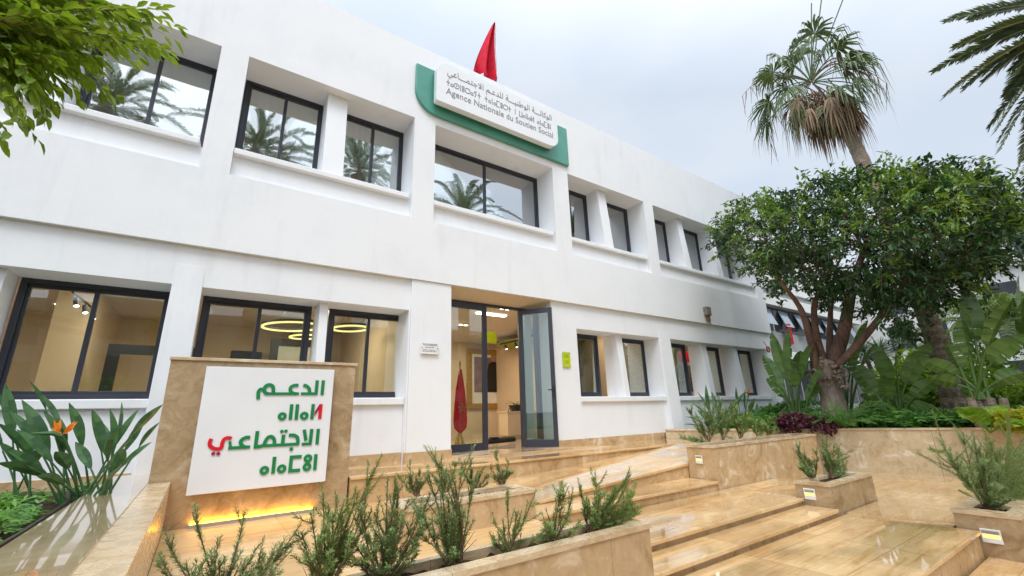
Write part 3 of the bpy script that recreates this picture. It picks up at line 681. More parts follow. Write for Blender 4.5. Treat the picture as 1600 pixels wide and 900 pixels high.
def dot(mb, f, c, r, inner=0):
    cx, cz = f(*c); sc = (f(c[0]+100,c[1])[0]-cx)/100
    if inner: ribbon(mb, circ(cx, cz, sc*(r+inner)/2), sc*(r-inner), y0-random.uniform(0,.0015), y1, True)
    else: mb.prism_y(circ(cx, cz, sc*r), y0, y1)
st(green, A, [(1295,105),(1270,360)]); st(green, A, [(1187,105),(1163,358)]); st(green, A, [(1185,338),(900,338)], .030)
st(green, A, [(945,190),(1000,205),(1045,255),(1053,335)], W1, True)
st(green, A, [(855,192),(795,192),(735,215),(712,262),(730,308),(775,335),(820,338)], W1, True); st(green, A, [(865,338),(310,340)], .030)
st(green, A, [(412,338),(416,255),(400,205),(345,183),(285,207),(256,270),(275,322),(325,340)], W1*1.05, True)
st(green, A, [(262,262),(195,262),(160,295),(150,345),(150,437)], W1, True)
dot(green, A, (572,737), 78, 26); st(green, A, [(740,525),(712,797)]); st(green, A, [(842,525),(815,797)]); dot(green, A, (958,728), 75, 26); st(green, A, [(1117,522),(1090,785)])
st(red, A, [(1255,522),(1228,780)])
mb = MB(); mb.prism_y([A(*p) for p in [(1228,522),(1143,660),(1138,725),(1212,622),(1236,560)]], y0-.003, y1); crim2 = mb
st(green, Bc, [(1458,80),(1440,272)]); st(green, Bc, [(1376,82),(1352,280)]); st(green, Bc, [(1372,266),(1250,272)], .030); st(green, Bc, [(1282,90),(1302,226)])
st(green, Bc, [(1090,162),(1150,160),(1192,185),(1203,232),(1197,275)], W1, True); st(green, Bc, [(1215,268),(1000,281),(780,291)], .031)
dot(green, Bc, (1120,333), 24); st(green, Bc, [(1025,155),(1008,280)]); dot(green, Bc, (1002,112), 22); dot(green, Bc, (1053,109), 22)
st(green, Bc, [(905,285),(908,218),(872,177),(828,190),(795,238),(775,282),(720,301),(650,305)], W1, True); st(green, Bc, [(698,108),(672,314)])
st(green, Bc, [(605,187),(550,190),(497,222),(490,262),(520,300),(560,310)], W1, True); st(green, Bc, [(605,305),(332,321)], .031); st(green, Bc, [(352,236),(362,318)], .026)
st(red, Bc, [(372,200),(330,192),(283,210),(258,258),(247,312),(215,330),(155,326),(105,290),(103,245),(122,203)], W1, True)
dot(crim, Bc, (145,390), 25); dot(crim, Bc, (208,390), 25)
dot(green, Bc, (783,600), 59, 20); st(green, Bc, [(912,430),(890,640)]); dot(green, Bc, (1000,580), 58, 20)
st(green, Bc, [(1249,426),(1122,434),(1103,606),(1229,596)]); dot(green, Bc, (1328,450), 53, 17); dot(green, Bc, (1316,556), 54, 17); st(green, Bc, [(1428,397),(1412,595)])
o = green.build('lettering', M['lgreen'], SG); o['label'] = 'green lettering'
o = red.build('lettering', M['lred'], SG); o['label'] = 'red lettering'
crim.v += []; nb = len(crim.v); crim.v += crim2.v; crim.f += [tuple(i+nb for i in f) for f in crim2.f]
o = crim.build('lettering', M['lcrim'], SG); o['label'] = 'crimson letter dots'
# amber strip at the foot
a, b = at_y(293,826,YS-.02), at_y(490,803,YS-.02)
m = MB(); m.box(a.x, b.x, YS-.075, YS-.006, Z_L+.001, Z_L+.035); m.build('led_channel', M['metal'], SG)
m = MB(); m.box(a.x+.01, b.x-.01, YS-.05, YS-.012, Z_L+.036, Z_L+.042); m.build('led_strip', M['led'], SG)

# sign on the parapet
TS = thing('facade_sign', 'long grey name board with rounded corners on teal backing above entrance', 'sign', (4.6, 6.9, 6.0))
def poly_round(x0, x1, z0, z1, rs):     # rs: bl, br, tr, tl
    P = []
    for (cx, cz, r, a0) in ((x0, z0, rs[0], 180), (x1, z0, rs[1], 270), (x1, z1, rs[2], 0), (x0, z1, rs[3], 90)):
        sx = 1 if cx == x0 else -1; sz = 1 if cz == z0 else -1
        if r == 0: P.append((cx, cz)); continue
        for k in range(9):
            an = R(a0+90*k/8); P.append((cx+sx*r+r*math.cos(an), cz+sz*r+r*math.sin(an)))
    return P
m = MB(); m.prism_y(poly_round(2.65, 6.66, 5.80, 6.86, (.48,0,0,0)), 6.93, 6.998); m.build('backing', M['teal'], TS, bevel=.01)
YT = 6.72
k_ = YT/6.95
nx0, nx1, nz0, nz1 = 3.105*k_, 6.37*k_, 6.19*k_, 7.20*k_
m = MB(); m.prism_y(poly_round(nx0, nx1, nz0, nz1, (.03,.26,.03,.26)), YT, YT+.14); m.build('name_board', M['white'], TS, bevel=.006)
m = MB(); m.prism_y(poly_round(nx0+.05, nx1-.05, nz0+.05, nz1-.05, (.0,.2,.0,.2)), YT+.14, 6.93); m.build('spacer', M['teal'], TS)
# Arabic row
FORMS = {'ا':('\ufe8d','\ufe8e',None,None),'ل':('\ufedd','\ufede','\ufedf','\ufee0'),'و':('\ufeed','\ufeee',None,None),'ك':('\ufed9','\ufeda','\ufedb','\ufedc'),
 'ة':('\ufe93','\ufe94',None,None),'ط':('\ufec1','\ufec2','\ufec3','\ufec4'),'ن':('\ufee5','\ufee6','\ufee7','\ufee8'),'ي':('\ufef1','\ufef2','\ufef3','\ufef4'),
 'د':('\ufea9','\ufeaa',None,None),'ع':('\ufec9','\ufeca','\ufecb','\ufecc'),'م':('\ufee1','\ufee2','\ufee3','\ufee4'),'ج':('\ufe9d','\ufe9e','\ufe9f','\ufea0'),
 'ت':('\ufe95','\ufe96','\ufe97','\ufe98'),'ـ':('\u0640','\u0640','\u0640','\u0640'),'%':('\ufefb','\ufefc',None,None)}
def shape(txt):
    txt = txt.replace('لا', '%'); out = []
    for i, c in enumerate(txt):
        if c == ' ': out.append(' '); continue
        f = FORMS[c]; prev = i > 0 and txt[i-1] != ' ' and FORMS[txt[i-1]][2] is not None; nxt = i < len(txt)-1 and txt[i+1] != ' ' and f[2] is not None
        out.append(f[3] if prev and nxt else f[1] if prev else f[2] if nxt else f[0])
    return ''.join(reversed(out))
def text_mesh(txt, x0, x1, zc, h, y, mat, parent, bold=.0, name='lettering'):
    cu = bpy.data.curves.new('lettering', 'FONT'); cu.body = txt; cu.extrude = .006; cu.offset = bold; cu.resolution_u = 3
    o = bpy.data.objects.new('tmp', cu); COL.objects.link(o); bpy.context.view_layer.update()
    me = bpy.data.meshes.new_from_object(o.evaluated_get(bpy.context.evaluated_depsgraph_get())); bpy.data.objects.remove(o)
    co = np.array([v.co[:] for v in me.vertices]); mn, mx_ = co.min(0), co.max(0)
    sx = (x1-x0)/(mx_[0]-mn[0]); sz = h/(mx_[1]-mn[1])
    for v in me.vertices: v.co = (x0+(v.co.x-mn[0])*sx, y-v.co.z*.5-.003, zc-h/2+(v.co.y-mn[1])*sz)
    o = bpy.data.objects.new(name, me); COL.objects.link(o); o.parent = parent; o.matrix_parent_inverse = parent.matrix_basis.inverted()
    me.materials.clear(); me.materials.append(mat); return o
def tp(px, py): p = at_y(px, py, YT-.004); return (p.x, p.z)
L0, L1_ = tp(695,142), tp(861,206); 
ax0 = tp(697,118); ax1 = tp(862,187); bx0_, bx1_ = tp(695,128), tp(862,198)
tz = [ (tp(697,120)[1]+tp(862,184)[1])/2, (tp(696,130)[1]+tp(862,195)[1])/2, (tp(697,143)[1]+tp(863,205)[1])/2 ]
tx0, tx1 = tp(697,143)[0], tp(863,205)[0]
text_mesh(shape('الوكالـــة الوطنيـــة للدعـم الاجتمـــاعي'), tx0+.02, tx1, tz[0]+.03, .24, YT, M['lgrey'], TS, .0)
text_mesh('Agence Nationale du Soutien Social', tx0, tx1+.01, tz[2]-.06, .20, YT, M['lgrey'], TS, .0)
# Tifinagh row drawn with strokes
tm = MB(); ty0, ty1 = YT-.007, YT-.0006; H = .145; zb = tz[1]-H/2-.012; sw = .014
glyphs = 't a s n u r a y t _ t a n a m u r t _ n _ w a l l2 a N _ a n a m u n'.split()
gw = {'t':.09,'a':.075,'s':.14,'n':.03,'u':.075,'r':.14,'y':.085,'m':.095,'w':.095,'l':.0,'l2':.075,'N':.085,'_':.075}
tot = sum(gw[k]+.034 for k in glyphs if k != 'l'); sc = (tx1-tx0-.02)/tot; x = tx0+.01
for gph in glyphs:
    if gph == 'l': continue
    w_ = gw[gph]*sc; c = x+w_/2
    def rib(p, cl=False): ribbon(tm, p, sw, ty0, ty1, cl)
    if gph == 't': rib([(c,zb),(c,zb+H)]); ribbon(tm, [(x,zb+H*.55),(x+w_,zb+H*.55)], sw, ty0-.001, ty1)
    elif gph == 'a': rib(circ(c, zb+.042, .030, 14), True)
    elif gph == 's': rib(circ(c, zb+H/2, .060, 20), True); tm.prism_y(circ(c, zb+H/2, .016, 10), ty0, ty1)
    elif gph == 'r': rib(circ(c, zb+H/2, .060, 20), True)
    elif gph == 'n': rib([(c,zb),(c,zb+H)])
    elif gph == 'u': rib(circ(c, zb+.034, .026, 14), True); rib(circ(c, zb+H-.034, .026, 14), True)
    elif gph == 'y': rib([(x+w_,zb+H),(x,zb+H*.8),(x+w_*.8,zb+H*.5),(x+w_*.2,zb)])
    elif gph == 'm': rib([(x+w_,zb+H),(x,zb+H),(x,zb),(x+w_,zb)])
    elif gph == 'w': rib([(x,zb+H),(x,zb),(x+w_,zb),(x+w_,zb+H)])
    elif gph == 'l2': rib([(x+.01,zb),(x+.01,zb+H)]); rib([(x+w_-.01,zb),(x+w_-.01,zb+H)])
    elif gph == 'N': rib([(x,zb),(x,zb+H)]); rib([(x+w_*.2,zb+H*.15),(x+w_,zb+H)]); ribbon(tm, [(x+w_,zb),(x+w_,zb+H)], sw, ty0-.001, ty1)
    x += w_+.034*sc
tm.build('lettering', M['lgrey'], TS)

# flag on the roof
FL = thing('roof_flag', 'red flag hanging limp from a thin pole on the parapet', 'flag', (5.01, 7.6, 6.95))
m = MB(); m.tube([(5.03,7.6,6.95),(5.02,7.6,9.93)], .018, 8); m.build('flag_pole', M['metal'], FL)
m = MB(); nu, nv = 26, 22; vs = []
for j in range(nv+1):
    v_ = j/nv; zt = 9.86-1.9*v_
    for i in range(nu+1):
        u = i/nu; span = .03+.66*v_**.85*(1-.12*max(0,v_-.9)*10)
        fold = math.sin(u*13+v_*2.5)*(.03+.13*v_)+.03*math.sin(u*29+v_*7)*v_
        vs.append((5.0-u*span, 7.6+fold-.05*u, zt-.12*u*v_*(1-u)*2+.07*max(0,v_-.88)*8*u*(1 if u > .5 else .4)))
m.add(vs, [(j*(nu+1)+i, j*(nu+1)+i+1, (j+1)*(nu+1)+i+1, (j+1)*(nu+1)+i) for j in range(nv) for i in range(nu)]); fo = m.build('flag_cloth', M['red'], FL, smooth=True)
# plaques and small fittings on the facade
def plaque(px0, py0, px1, py1, mat, label, lines, inkmat, sw_):
    y = 6.985 if px0 < 700 else Y_L-.02
    a, b = at_y(px0, py0, y), at_y(px1, py1, y)
    t_ = thing('wall_plaque', label, 'plaque', ((a.x+b.x)/2, y, min(a.z,b.z)))
    m = MB(); m.box(a.x, b.x, y-.012, y, b.z, a.z); m.build('plate', M[mat], t_, bevel=.002)
    ink = MB(); w_ = b.x-a.x; h_ = a.z-b.z
    for fz, f0, f1 in lines:
        xx = a.x+w_*f0
        while xx < a.x+w_*f1:
            l = random.uniform(.012, .035); ribbon(ink, [(xx, b.z+h_*fz+random.uniform(-.003,.003)), (min(xx+l, a.x+w_*f1), b.z+h_*fz+random.uniform(-.003,.003))], sw_, y-.015, y-.0125); xx += l+.010
    ink.build('lettering', M[inkmat], t_)
    s = MB()
    for fx, fz in ((.08,.5),(.92,.5)) if px0 < 700 else ((.06,.06),(.94,.06),(.06,.94),(.94,.94)): s.tube([(a.x+w_*fx, y-.022, b.z+h_*fz), (a.x+w_*fx, y, b.z+h_*fz)], .011, 8)
    s.build('standoff_bolt', M['metal'], t_)
plaque(657, 534, 685, 554, 'whitepl', 'small clear white plaque with grey writing left of the entrance', [(.84,.1,.9),(.74,.15,.92),(.56,.25,.75),(.34,.15,.8),(.22,.1,.88)], 'lgrey', .013)
plaque(878.5, 550, 891.5, 574, 'lime', 'lime green plaque with faint writing right of the entrance', [(.80,.25,.75),(.68,.2,.8),(.40,.2,.8),(.28,.2,.8)], 'lgreen', .012)
c = at_y(1106, 490, 6.93); FX = thing('wall_fixture', 'weathered grey flood lamp box on white band of facade', 'lamp', (c.x, 7.0, c.z))
m = MB(); m.box(c.x-.10, c.x+.12, 6.88, 6.999, c.z-.05, c.z+.20); m.build('housing', M['fixture'], FX, bevel=.01)
m = MB(); m.box(c.x-.03, c.x+.08, 6.92, 6.985, c.z-.22, c.z-.05); m.tube([(c.x+.02,6.95,c.z-.20),(c.x+.06,6.93,c.z-.30),(c.x+.12,6.98,c.z-.26)], .014, 6); m.build('bracket', M['stem'], FX)
c = at_y(1200, 546, 6.98); m = MB(); ribbon(m, circ(c.x, c.z, .085, 18), .035, 6.955, 6.995, True); m.tube([(c.x-.05,6.975,c.z+.08),(c.x-.2,6.975,c.z+.25)], .012, 6)
tag(m.build('hose_hook', M['terracotta'], origin=(c.x,6.98,c.z)), 'small red brown ring hook on the corner pier', 'hook')

# ---------------------------------------------------------------- planters and garden walls
def planter(name, label, x0, x1, y0, y1, zt, zb, hole, mat='wallstone', group=None, cop=.034):
    t_ = thing(name, label, 'planter', ((x0+x1)/2, (y0+y1)/2, zb), group)
    hx0, hx1, hy0, hy1 = hole; m = MB()
    m.box(x0+.012, x1-.012, y0+.012, hy0, zb, zt-cop); m.box(x0+.012, x1-.012, hy1, y1-.012, zb, zt-cop); m.box(x0+.012, hx0, hy0, hy1, zb, zt-cop); m.box(hx1, x1-.012, hy0, hy1, zb, zt-cop)
    m.build('body', M[mat], t_)
    m = MB(); m.box(x0, x1, y0, hy0, zt-cop, zt); m.box(x0, x1, hy1, y1, zt-cop, zt); m.box(x0, hx0, hy0, hy1, zt-cop, zt); m.box(hx1, x1, hy0, hy1, zt-cop, zt); m.build('coping', M['coping'], t_)
    m = MB(); n = 24; nn = max(3, int(n*(hy1-hy0)/(hx1-hx0))+2); vs = []
    for j in range(nn+1):
        for i in range(n*2+1): vs.append((hx0+(hx1-hx0)*i/(n*2), hy0+(hy1-hy0)*j/nn, zt-.05+random.uniform(-.02,.02)))
    m.add(vs, [(j*(2*n+1)+i, j*(2*n+1)+i+1, (j+1)*(2*n+1)+i+1, (j+1)*(2*n+1)+i) for j in range(nn) for i in range(2*n)]); m.build('soil', M['soil'], t_)
    return t_
def step_light(t_, x, yc, zc, w_, h_):
    m = MB(); m.box(x-.012, x, yc-w_/2, yc+w_/2, zc-h_/2, zc+h_/2); p = m.build('step_light', M['whitepl'], t_, bevel=.003)
    m = MB(); m.box(x-.014, x-.0125, yc-w_/2+.012, yc+w_/2-.012, zc-h_*.16, zc+h_*.14); m.build('light_slot', M['slot'], p)
    m = MB(); m.box(x-.0145, x-.0128, yc-w_/2+.012, yc+w_/2-.012, zc+h_*.14, zc+h_*.38); m.build('light_hood', M['metal'], p)
planter('stone_planter', 'long tan marble planter of rosemary along the bottom of the steps', -.14, 2.82, 2.35, 2.68, -.805, -1.6, (0.0,2.66,2.455,2.625))
planter('stone_planter', 'middle tan marble planter of rosemary in front of the terrace', 1.52, 2.955, 3.90, 4.36, -.762, -1.06, (1.66,2.80,4.04,4.27))
t_ = planter('stone_planter', 'tall tan planter with square light at the right end of the steps', 6.28, 9.75, 3.95, 4.42, -.556, -1.6, (6.40,9.6,4.05,4.33))
p = at_x(1092, 718, 6.28); step_light(t_, 6.289, p.y, p.z, .115, .115)
t_ = planter('stone_planter', 'small tan planter with square light set between the lower steps', 6.51, 7.93, 2.60, 3.03, -.963, -1.6, (6.66,7.72,2.71,2.92), 'signstone')
p = at_x(1265, 772, 6.51); step_light(t_, 6.521, p.y, p.z, .13, .13)
t_ = planter('stone_planter', 'small tan planter with square light nearest the right edge', 6.80, 7.9, 1.09, 1.61, -1.13, -1.6, (7.0,7.35,1.22,1.47), 'signstone')
p = at_x(1549, 838, 6.80); step_light(t_, 6.811, p.y, p.z, .15, .13)

RWP = [(9.235,6.98), (10.67,3.79), (11.70,1.50), (14.0,-3.6)]
dv = Vector((RWP[1][0]-RWP[0][0], RWP[1][1]-RWP[0][1])).normalized(); nv_ = Vector((-dv.y, dv.x))   # towards the garden
def off(pts, d): return [(x+nv_.x*d, y+nv_.y*d) for x, y in pts]
RW = thing('retaining_wall', 'long cream marble retaining wall holding the planted garden bed', 'wall', (10.67, 3.79, -1.5))
m = MB(); m.prism([RWP[0], RWP[3]]+off([RWP[3], RWP[0]], .28), -1.6, -.530); m.build('body', M['retstone'], RW)
m = MB(); m.prism(off([RWP[0], RWP[3]], -.018)+off([RWP[3], RWP[0]], .30), -.530, -.494); m.build('coping', M['coping'], RW, bevel=.004)
m = MB(); P0 = off([RWP[0], RWP[3]], .28); m.prism([P0[0], P0[1], (30,-9), (30,7.02), (9.6,7.02)], -1.6, -.56); struct(m.build('garden_bed', M['soil']))

# left raised bed and its polished ledge
LB = thing('raised_bed', 'raised bed with wide polished marble ledge at lower left', 'planter', (-1, 4, -1.5))
m = MB(); m.box(-.74, -.349, -2, 7.06, -1.6, -.579); m.build('ledge', M['ledge'], LB, bevel=.004)
m = MB(); m.box(-.349, -.163, -2, YS-.004, -1.6, -.581); m.build('ledge_edge', M['coping'], LB, bevel=.006)
m = MB(); vs = []; nx, ny = 30, 34
for j in range(ny+1):
    for i in range(nx+1): vs.append((-6.5+5.76*i/nx, -1+8.1*j/ny, -.67+random.uniform(-.03,.03)))
m.add(vs, [(j*(nx+1)+i, j*(nx+1)+i+1, (j+1)*(nx+1)+i+1, (j+1)*(nx+1)+i) for j in range(ny) for i in range(nx)]); m.build('soil', M['soil'], LB)
m = MB(); m.tube([(-.80,2.2,-.60),(-.78,4.0,-.60),(-.80,5.2,-.60),(-.9,5.9,-.56)], .014, 6); tag(m.build('irrigation_hose', M['black'], origin=(-.8,4,-.6)), 'thin black irrigation hose along the edge of left bed', 'hose')

# ---------------------------------------------------------------- planting
def rvec(s=1): return Vector((random.gauss(0,s), random.gauss(0,s), random.gauss(0,s)))
def leaf(m, p, d, L, W, nrm=None, fold=.3, bend=.25):
    """an ovate leaf of four quads with a folded midrib and a drooping tip"""
    d = d.normalized(); nrm = nrm or Vector((0,0,1)); s = d.cross(nrm)
    if s.length < 1e-3: s = Vector((1,0,0))
    s.normalize(); u = s.cross(d)
    a = p; b = p+d*L*.36; c = p+d*L*.72-u*L*bend*.25; t = p+d*L-u*L*bend*.6
    f = u*W*fold
    m.add([a, b, c, t, b+s*W*.5+f, c+s*W*.38+f*.6, b-s*W*.5+f, c-s*W*.38+f*.6],
          [(0,4,1),(4,5,2,1),(5,3,2),(0,1,6),(1,2,7,6),(2,3,7)])
def needles(m, p, q, n, L, W, spread=.9):
    ax = (q-p); ln = ax.length
    if ln < 1e-5: return
    ax = ax/ln; u = ax.orthogonal().normalized(); v = ax.cross(u)
    for i in range(n):
        t = (i+random.random())/n; a = random.uniform(0, 6.283); r = u*math.cos(a)+v*math.sin(a)
        d = (ax*random.uniform(.35,.9)+r*spread).normalized(); b = p+ax*ln*t; l = L*random.uniform(.6,1.15); s = d.cross(ax); 
        if s.length < 1e-3: continue
        s = s.normalized()*W*.5
        m.add([b-s*.6, b+s*.6, b+d*l*.6+s, b+d*l, b+d*l*.6-s], [(0,1,2,3,4)])
def rosemary(base, tips, label, group='rosemary bushes in the stone planters', mat='rose', dens=430, nl=.028, side=8, nw=.0044):
    base = Vector(base); t_ = thing('rosemary_bush', label, 'shrub', base, group); st_ = MB(); fo = MB()
    extra = [base+(Vector(q)-base)*random.uniform(.45,.85)+Vector((random.uniform(-.07,.07), random.uniform(-.07,.07), random.uniform(-.03,.05))) for q in tips]
    for tip in list(tips)+extra:
        tip = Vector(tip); b0 = base+Vector((random.uniform(-.04,.04), random.uniform(-.03,.03), 0))
        L = (tip-b0).length; c = b0.lerp(tip, .5)+Vector((random.uniform(-.1,.1)*L, random.uniform(-.1,.1)*L, -.04*L))
        pts = [b0*(1-s)**2+c*2*s*(1-s)+tip*s*s for s in [k/8 for k in range(9)]]
        st_.tube(pts, [.0045*(1-.8*k/8)+.001 for k in range(9)], 5)
        for k in range(1, 8): 
            dl = .55 if k < 3 else 1
            needles(fo, pts[k], pts[k+1], max(2, int(dens*dl*(pts[k+1]-pts[k]).length)), nl, nw)
        for _ in range(side):
            k = random.randint(2, 7); o = pts[k]; d = ((pts[k+1]-pts[k-1]).normalized()+rvec(.45)+Vector((0,0,.15))).normalized(); l = L*random.uniform(.12,.34)
            e = o+d*l+Vector((0,0,.08*l)); mid = o.lerp(e,.5)-Vector((0,0,.05*l))
            st_.tube([o, mid, e], [.003,.002,.001], 4); needles(fo, o, mid, int(dens*l*.55)+2, nl, nw); needles(fo, mid, e, int(dens*l*.55)+2, nl, nw)
    for _ in range(4):
        e = base+Vector((random.uniform(-.12,.12), random.uniform(-.08,.08), random.uniform(.10,.26))); st_.tube([base, base.lerp(e,.5)+rvec(.012), e], [.004,.003,.001], 4)
    st_.build('stems', M['stem'], t_); fo.build('foliage', M[mat], t_); return t_
def rose_px(basepx, z, tips, label, **kw):
    b = at_z(*basepx, z); dy = kw.pop('dy', .10)
    return rosemary(b, [at_y(x, y, b.y+random.uniform(-dy, dy)) for x, y in tips], label, **kw)
ZF = -.85
def fpt(px, Y): p = at_y(px, 880, Y); return Vector((p.x, Y, ZF))
def rose_front(px, tips, label, **kw):
    # base on the soil line of the front planter, below the given column
    lo, hi = 600., 1300.
    for _ in range(40):
        mid = (lo+hi)/2
        if at_y(px, mid, 2.54).z > ZF: lo = mid
        else: hi = mid
    b = at_y(px, lo, 2.54); return rosemary(b, [at_y(x, y, 2.54+random.uniform(-.12,.12)) for x, y in tips], label, **kw)
rose_front(340, [(258,842),(300,800),(382,800),(372,845),(470,818),(440,850),(330,860),(290,880),(405,850),(455,860)], 'dark green rosemary bush at the left end of the front planter', side=5)
rose_front(500, [(583,735),(505,770),(485,800),(560,770),(535,790),(470,830),(520,800),(580,800),(545,830)], 'rosemary bush with one long stem leaning right before the sign', side=6, mat='rose2')
rose_front(600, [(606,745),(560,790),(540,830),(660,795),(640,780),(620,760),(585,800),(655,850),(545,860),(610,800),(672,770)], 'broad open rosemary bush in the middle of the front planter', side=7)
rose_front(712, [(690,710),(722,720),(668,740),(700,740),(735,760),(682,790),(700,780),(725,800),(660,800),(690,830)], 'tallest rosemary bush of the front planter, dense and upright', side=8)
rose_front(795, [(793,765),(838,765),(770,815),(815,800),(780,835),(850,830)], 'sparse rosemary with two thin upright shoots in front planter', side=4, mat='rose2')
rose_front(868, [(878,752),(893,778),(840,835),(870,800),(850,815),(905,820)], 'low spreading rosemary beside the right end bush of front planter', side=7, mat='rose2')
rose_front(925, [(930,735),(985,742),(962,760),(1000,790),(940,770),(915,780),(975,800),(990,770),(950,790),(905,760)], 'bushy rosemary at the right end of the front planter', side=10, mat='rose2')
for bx, by, tips, lab, mt in [
    (652,776,[(640,720),(655,735),(625,745),(670,742),(640,760)],'leftmost rosemary bush of the middle planter','rose'),
    (692,772,[(678,712),(700,730),(712,722),(680,745),(705,750)],'rosemary second from the left in the middle planter','rose2'),
    (742,765,[(735,715),(755,730),(725,738),(765,742),(745,740)],'rosemary second from the right in the middle planter','rose'),
    (783,760,[(775,705),(795,720),(802,735),(765,730),(785,735)],'rightmost rosemary bush of the middle planter','rose')]:
    rose_px((bx,by), -.79, tips, lab, mat=mt, dens=420, side=9)
for bx, by, tips, lab, mt in [
    (1108,690,[(1078,640),(1100,625),(1118,630),(1130,640),(1062,684),(1090,650)],'grey green rosemary at the left end of the tall planter','rose'),
    (1130,688,[(1125,628),(1140,645),(1120,650)],'thin rosemary second from the left in the tall planter','rose'),
    (1158,685,[(1140,625),(1152,635),(1172,645),(1165,655)],'rosemary third from the left in the tall planter','rose2'),
    (1183,682,[(1172,655),(1185,650),(1195,660)],'small bright rosemary in the middle of the tall planter','rose2'),
    (1200,680,[(1190,662),(1203,660),(1208,672)],'smallest rosemary tuft in the tall planter','rose2'),
    (1222,678,[(1205,655),(1220,645),(1235,655)],'rightmost rosemary of the tall planter','rose2')]:
    rose_px((bx,by), -.585, tips, lab, mat=mt, dens=300, side=9, nl=.038, nw=.0075)
rose_px((1272,750), -.99, [(1245,695),(1258,712),(1250,725),(1275,705)], 'left rosemary bush in the small planter between the steps', dens=380, side=11, nl=.031, nw=.0055)
rose_px((1298,746), -.99, [(1283,678),(1292,682),(1303,695),(1315,708),(1290,715),(1306,725),(1318,725)], 'right taller rosemary bush in the small planter between the steps', dens=380, side=11, nl=.031, nw=.0055)
rose_px((1542,795), -1.16, [(1468,688),(1505,680),(1522,680),(1545,684),(1530,720),(1560,710),(1582,715),(1600,735),(1555,740),(1590,760),(1572,730),(1610,770),(1600,750),(1585,700),(1592,720),(1570,770),(1560,760),(1545,720),(1600,700),(1580,780),(1565,700)], 'large rosemary with long bare shoots nearest the right edge', dens=420, side=11, nl=.028, nw=.005, dy=.2)

# ---- big pruned tree behind the retaining wall
TR = thing('shade_tree', 'pruned spreading tree with dense dark crown over the garden bed', 'tree', at_z(1312, 668, -.56))
def path(pts): return [at_d(x, y, d) for x, y, d in pts]
D0 = 12.6
m = MB(); m.tube(smooth(path([(1313,676,D0),(1306,650,D0),(1300,622,D0),(1292,598,D0),(1287,578,D0),(1288,562,D0)]), 4), [.31]*4+[.25]*4+[.225]*4+[.25]*4+[.25]*4+[.17], 16)
rr = random.Random(3)
vs = [Vector(v) for v in m.v]; ctr = at_d(1290, 590, D0)
m.v = [tuple(v+(v-ctr).normalized()*rr.uniform(-.02,.03)) for v in vs]
TRUNK = m
# burls and old pruning stubs below the fork
BM = MB()
for px, py, r in [(1270,585,.12),(1276,596,.1),(1298,574,.13),(1312,590,.12),(1322,602,.12),(1302,594,.1),(1284,572,.12),(1316,580,.1),(1290,590,.13)]:
    m = BM; c = at_d(px, py, D0-.22)
    for k in range(11):
        o = rvec(.06); b = c+o; d = (rvec(1)+Vector((0,0,.4))).normalized(); l = random.uniform(.04,.13); m.tube([b, b+d*l*.6+rvec(.01), b+d*l], [r*.30, r*.24, r*.05], 5)
o_ = len(TRUNK.v); TRUNK.v += BM.v; TRUNK.f += [tuple(i+o_ for i in f) for f in BM.f]; TRUNK.build('trunk', M['bark'], TR, smooth=True)
limbs = [([(1276,590,D0-.1),(1270,548,D0-.3),(1256,495,D0-.6),(1243,470,D0-.8),(1215,435,D0-1)],.095),
         ([(1288,568,D0),(1276,525,D0-.2),(1272,480,D0-.3),(1280,450,D0-.2),(1260,420,D0)],.09),
         ([(1296,560,D0+.3),(1297,510,D0+.6),(1299,465,D0+.8),(1305,420,D0+1)],.08),
         ([(1302,566,D0),(1317,522,D0+.1),(1326,478,D0+.1),(1334,440,D0+.2),(1350,390,D0+.4)],.16),
         ([(1308,572,D0-.1),(1345,533,D0-.2),(1378,492,D0-.1),(1398,462,D0),(1430,420,D0+.2)],.095)]
for pts, r in limbs:
    m = MB(); P = smooth(path(pts), 5); n = len(P); m.tube(P, [r*(1-.62*i/(n-1)) for i in range(n)], 10); m.build('limb', M['limb'], TR, smooth=True)
POLY = [(1108,362),(1122,335),(1150,318),(1180,300),(1240,290),(1280,278),(1350,262),(1400,256),(1480,262),(1535,256),(1562,296),(1590,335),(1604,378),(1590,408),(1548,428),(1525,468),(1480,482),(1462,518),(1405,528),(1378,500),(1335,468),(1290,474),(1250,465),(1205,470),(1185,440),(1150,428),(1128,408)]
def inside(p, poly):
    x, y = p; c = False; n = len(poly)
    for i in range(n):
        x1, y1 = poly[i]; x2, y2 = poly[(i+1) % n]
        if (y1 > y) != (y2 > y) and x < (x2-x1)*(y-y1)/(y2-y1)+x1: c = not c
    return c
def edist(p, poly):
    best = 1e9; n = len(poly); P = Vector(p)
    for i in range(n):
        a, b = Vector(poly[i]), Vector(poly[(i+1) % n]); t = max(0, min(1, (P-a).dot(b-a)/(b-a).length_squared)); best = min(best, (P-(a+(b-a)*t)).length)
    return best
dark, fresh, tw = MB(), MB(), MB(); CC = at_d(1370, 390, D0+.3)
GAPS = [(1200,455,16),(1345,500,18),(1450,500,14),(1540,430,20),(1150,400,12),(1575,380,14),(1240,440,12),(1500,460,14),(1130,345,9)]
lobes = [(random.uniform(1110,1600), random.uniform(258,520), random.uniform(24,50)) for _ in range(80)]
cl = []
while len(cl) < 820:
    p = (random.uniform(1105,1605), random.uniform(255,530))
    if not inside(p, POLY) or edist(p, POLY) < 11: continue
    if any((p[0]-x)**2+(p[1]-y)**2 < r*r for x, y, r in GAPS): continue
    if not any((p[0]-x)**2+(p[1]-y)**2 < r*r for x, y, r in lobes): continue
    
    if p[1] > 470 and random.random() < .55: continue
    e = min(1, edist(p, POLY)/115); th = .35+2.5*math.sqrt(e); dz = random.uniform(-1, 1)*th
    cl.append((p, at_d(p[0], p[1], D0+.3+dz), dz, e))
